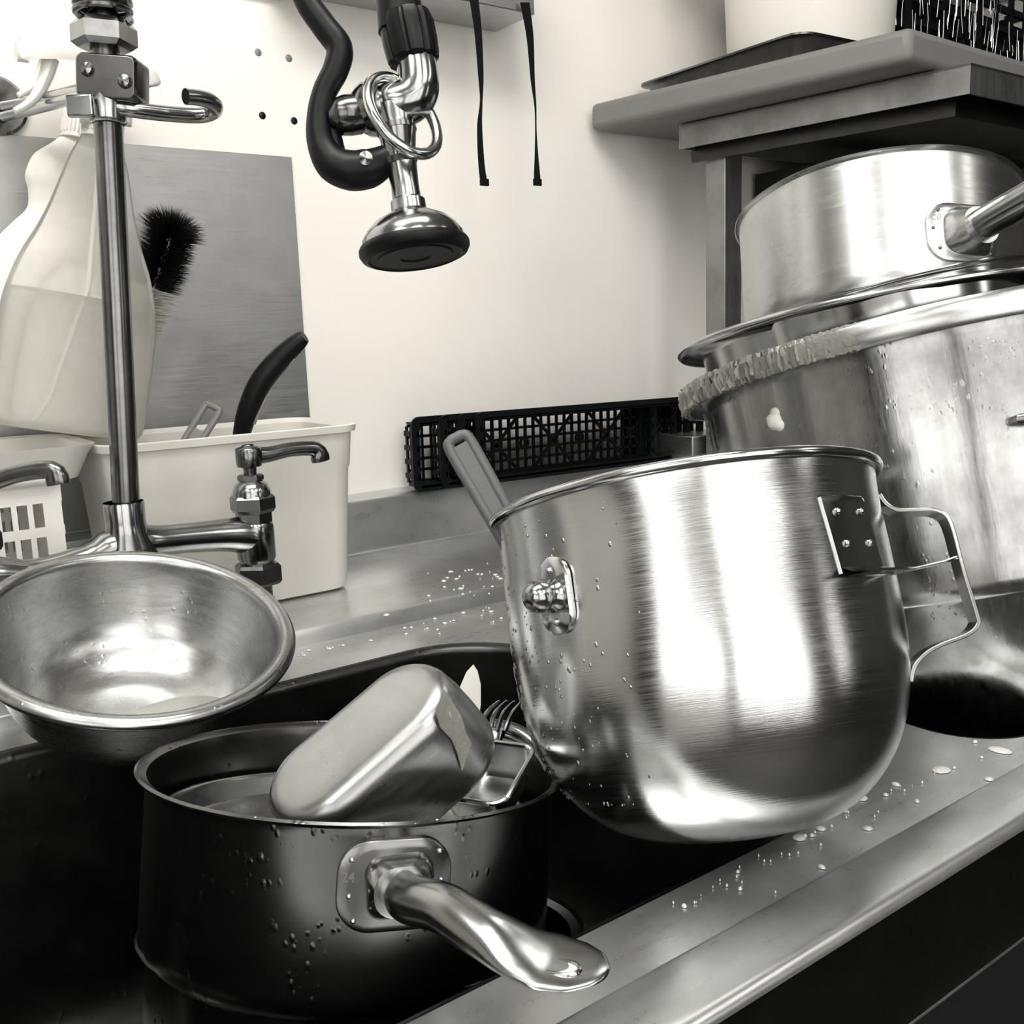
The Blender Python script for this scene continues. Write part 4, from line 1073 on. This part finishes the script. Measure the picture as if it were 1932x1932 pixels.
for w_, z0_, z1_, mb_ in ((.030, SZ - .050, SZ - .004, under),):
    n1, n2 = inward(vtx[0], vtx[1], w_), inward(vtx[1], vtx[2], w_)
    i0, i1, i2 = vtx[0] + n1, vtx[1] + n1 + n2, vtx[2] + n2
    wallseg(mb_, i0, i1, z0_, z1_); wallseg(mb_, i1, i2, z0_, z1_)
edge.build('shelf_edge', M['shelf'], sh, world=True, smooth=False)
under.build('under_frame', M['basin'], sh, world=True, smooth=False)  # same steel as the shelf, in a darker copy that carries the shade underneath
lg = PY(1330, 500, syr - .01); lw = .038
LEGX = lg.x
for (x, y) in ((LEGX + lw / 2, syr - .03), (sc_.x + .05, syf + .06), (sc_.x + .75, syf + .06), (sc_.x + .75, syr - .03)):
    zb_ = LZ if y > YR else TOP
    MB().box((x, y, (SZ - .03 + zb_) / 2), (lw, lw, SZ - .03 - zb_)).build('shelf_leg', M['shelf'], sh, world=True, smooth=False, bevel=.002) if (y > .9 or x > 1.6) else None
# cutting board (thick slab) on the shelf
BT = SZ + .040
cA = PZ(1112, 196, BT); cB = PZ(1718, 48, BT); cC = PZ(1932, 112, BT)
dr = (cC - cB).normalized()
q4 = [cA, cB, cB + dr * .62, cA + dr * .62]
bd = slab([q4[0], q4[1], q4[2], q4[3]], SZ + .002, BT)
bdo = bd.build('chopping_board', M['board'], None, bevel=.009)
tag(bdo, 'thick pale plastic chopping board overhanging the left end of the steel shelf', 'chopping board')
# steel tray on the board
tA = PZ(1142, 152, BT + .037); tB = PZ(1512, 55, BT + .037); tC = PZ(1604, 74, BT + .037)
xd = (tC - tB).normalized(); yd = (tA - tB); ylen = yd.length; yd = (yd - xd * yd.dot(xd)).normalized()
tw_, tdp = .32, ylen
tm = basis(tB + xd * tw_ / 2 + yd * tdp / 2 - Vector((0, 0, .037)), xd, yd, xd.cross(yd))
ty_ = thing('steel_tray', 'shallow steel tray with wide flange lying on the chopping board', 'tray', tm)
a_, b_ = tw_ / 2, tdp / 2
MB().loft([rrect(a_ - o_, b_ - o_, .028, z_, 6) for o_, z_ in ((0, .0345), (0, .0370), (.009, .0360), (.012, .031), (.018, .005), (.024, .003), (.022, .001), (.015, .003), (.0095, .030), (.006, .0335), (0, .0345))], True).build('tray_body', M['chrome_dark'], ty_, ang=40)
MB().box((0, 0, .0025), (tw_ - .046, tdp - .046, .003)).build('tray_floor', M['chrome_dark'], ty_)
# bucket
bc = PY(1526, 90, .985); bc.z = BT + .0045
bkp = thing('plastic_bucket', 'white plastic bucket standing in the steel tray on top of the shelf', 'bucket', bc)
prb = [(.112, 0), (.115, .004), (.124, .20), (.128, .20), (.128, .215), (.122, .215), (.111, .005), (1e-5, .004)]
MB().lathe([(1e-5, 0)] + prb, 72).build('bucket_body', plain('bucket_plastic', (.83, .81, .76), .45, .4, .08, bump=.25, bscale=25), bkp, ang=40)
pw = MB()
for rr, zz, ph in ((.1005, .01, 0), (.1018, .03, .4)): pass
pw.tube([Vector((-.1015 * math.cos(.25), -.1015 * math.sin(.25), .012)), Vector((-.1075 * math.cos(.22), -.1075 * math.sin(.22), .08)), Vector((-.1135 * math.cos(.2), -.1135 * math.sin(.2), .19))], .0015, 6)
pw.build('bail_wire', M['chrome'], bkp)
# film-wrapped dark crate
wc = Vector((PY(1682, 60, .90).x + .272, 1.01, 0))
wr = thing('wrapped_crate', 'dark crate wrapped in crinkled shiny clear film on the chopping board at top right', 'crate', Matrix.Translation((wc.x, wc.y, BT + .001)) @ Matrix.Rotation(.05, 4, 'Z'))
c_ = MB(); hw, hd2, hh = .24, .10, .20
for s_ in (-1, 1):
    for k in range(10): c_.box((-hw + k * 2 * hw / 9, s_ * hd2, hh / 2), (.010, .006, hh)); 
    for k in range(7): c_.box((0, s_ * hd2, .01 + k * .03), (2 * hw, .006, .010))
    for k in range(6): c_.box((s_ * hw, -hd2 + k * 2 * hd2 / 5, hh / 2), (.006, .010, hh))
    for k in range(7): c_.box((s_ * hw, 0, .01 + k * .03), (.006, 2 * hd2, .010))
c_.box((0, 0, .005), (2 * hw, 2 * hd2, .008)); c_.box((0, 0, .08), (2 * hw - .03, 2 * hd2 - .03, .14))
c_.build('crate_body', M['black'], wr, smooth=False)
fm = MB(); random.seed(11)
for k in range(150):
    u_ = random.uniform(-1, 1); z0_ = random.uniform(0, .15); ln_ = random.uniform(.015, .07)
    if k % 4: p = Vector((u_ * hw, -hd2 - .006 - random.uniform(0, .004), z0_)); dd = Vector((random.gauss(0, .12), 0, 1))
    else: p = Vector((-hw - .006 - random.uniform(0, .004), u_ * hd2, z0_)); dd = Vector((0, random.gauss(0, .12), 1))
    fm.tube([p, p + dd * ln_ * .5 + Vector((random.gauss(0, .0015), 0, 0)), p + dd * ln_], random.uniform(.0002, .0006), 4)
tag(fm.build('film_creases', M['polish'], wr), kind='stuff')
# unseen slab added overhead to shade the upper right of the wall
hs_ = thing('added_shade_slab', 'unseen steel slab added high above the bucket to shade the wall', 'shelf', (1.55, WY - .15, 1.93))
MB().box((1.55, WY - .152, 1.93), (1.2, .30, .03)).build('shade_slab_body', M['shelf'], hs_, world=True, bevel=.003)
for x_ in (1.1, 2.0): MB().box((x_, WY - .10, 1.85), (.02, .19, .13)).build('shade_slab_bracket', M['shelf'], hs_, world=True, bevel=.002)
# dark cupboard under the shelf, against the wall
cx0 = PY(1425, 330, 1.18).x
cb_ = thing('dark_cupboard', 'black metal cupboard in the shade under the steel shelf', 'cupboard', (cx0 + .35, 1.09, LZ))
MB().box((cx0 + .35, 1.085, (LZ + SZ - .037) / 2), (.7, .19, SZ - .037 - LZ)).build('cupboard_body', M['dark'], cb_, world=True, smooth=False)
MB().box((cx0 + .33, .985, (LZ + SZ - .06) / 2), (.02, .012, SZ - .07 - LZ)).build('door_strip', M['shelf'], cb_, world=True, smooth=False)
# low steel box at the end of the crates
q = PY(1316, 818, 1.10)
tag(MB().box((q.x + .012, 1.12, (LZ + q.z) / 2), (.10, .09, q.z - LZ)).build('steel_box', M['panel'], bevel=.002), 'low grey steel box on the ledge between the crates and the shelf leg', 'box')

# ================================================================== SPLASHES
random.seed(21)
sp = MB()
def spot(u, v, r, z=TOP, e=1.0):
    p = PZ(u, v, z + .0004)
    sp.lathe([(r, 0), (r * .8, .0009), (r * .4, .0014), (1e-5, .0015)], 12, Matrix.Translation(p) @ Matrix.Rotation(random.uniform(0, 3), 4, 'Z') @ Matrix.Diagonal((1, random.uniform(.7, 1), 1, 1)))
for (u, v, r) in ((1508, 1580, .0042), (1548, 1563, .0032), (1624, 1505, .0045), (1637, 1563, .003), (1690, 1480, .003), (1776, 1452, .0068), (1887, 1415, .008), (1690, 1368, .003), (1730, 1512, .002), (1866, 1470, .003), (1671, 1500, .0018), (1840, 1400, .002), (1550, 1636, .0025)):
    spot(u, v, r)
for k in range(45):
    u = random.gauss(880, 60); v = random.gauss(1100, 20) - (u - 880) * .18
    if 690 < u < 950 and v > 1050: spot(u, v, abs(random.gauss(.0012, .0012)) + .0005, TOP + .018)
for k in range(40):
    u = random.uniform(560, 950); v = 1205 - (u - 700) * .2 + random.gauss(0, 12); spot(u, v, abs(random.gauss(.001, .0009)) + .0005)
for k in range(110):
    u = random.uniform(1250, 1900); v = 1760 - (u - 1250) * .58 + random.gauss(-40, 26)
    if PZ(u, v, TOP).y > YC + .004 and PZ(u, v, TOP).y < .34: spot(u, v, abs(random.gauss(.0004, .0004)) + .0002)
so_ = sp.build('water_splashes', M['water'], None)
tag(so_, 'scattered water drops and foam flecks on the steel worktop', 'water drops', kind='stuff')
print('done', len(bpy.data.objects))
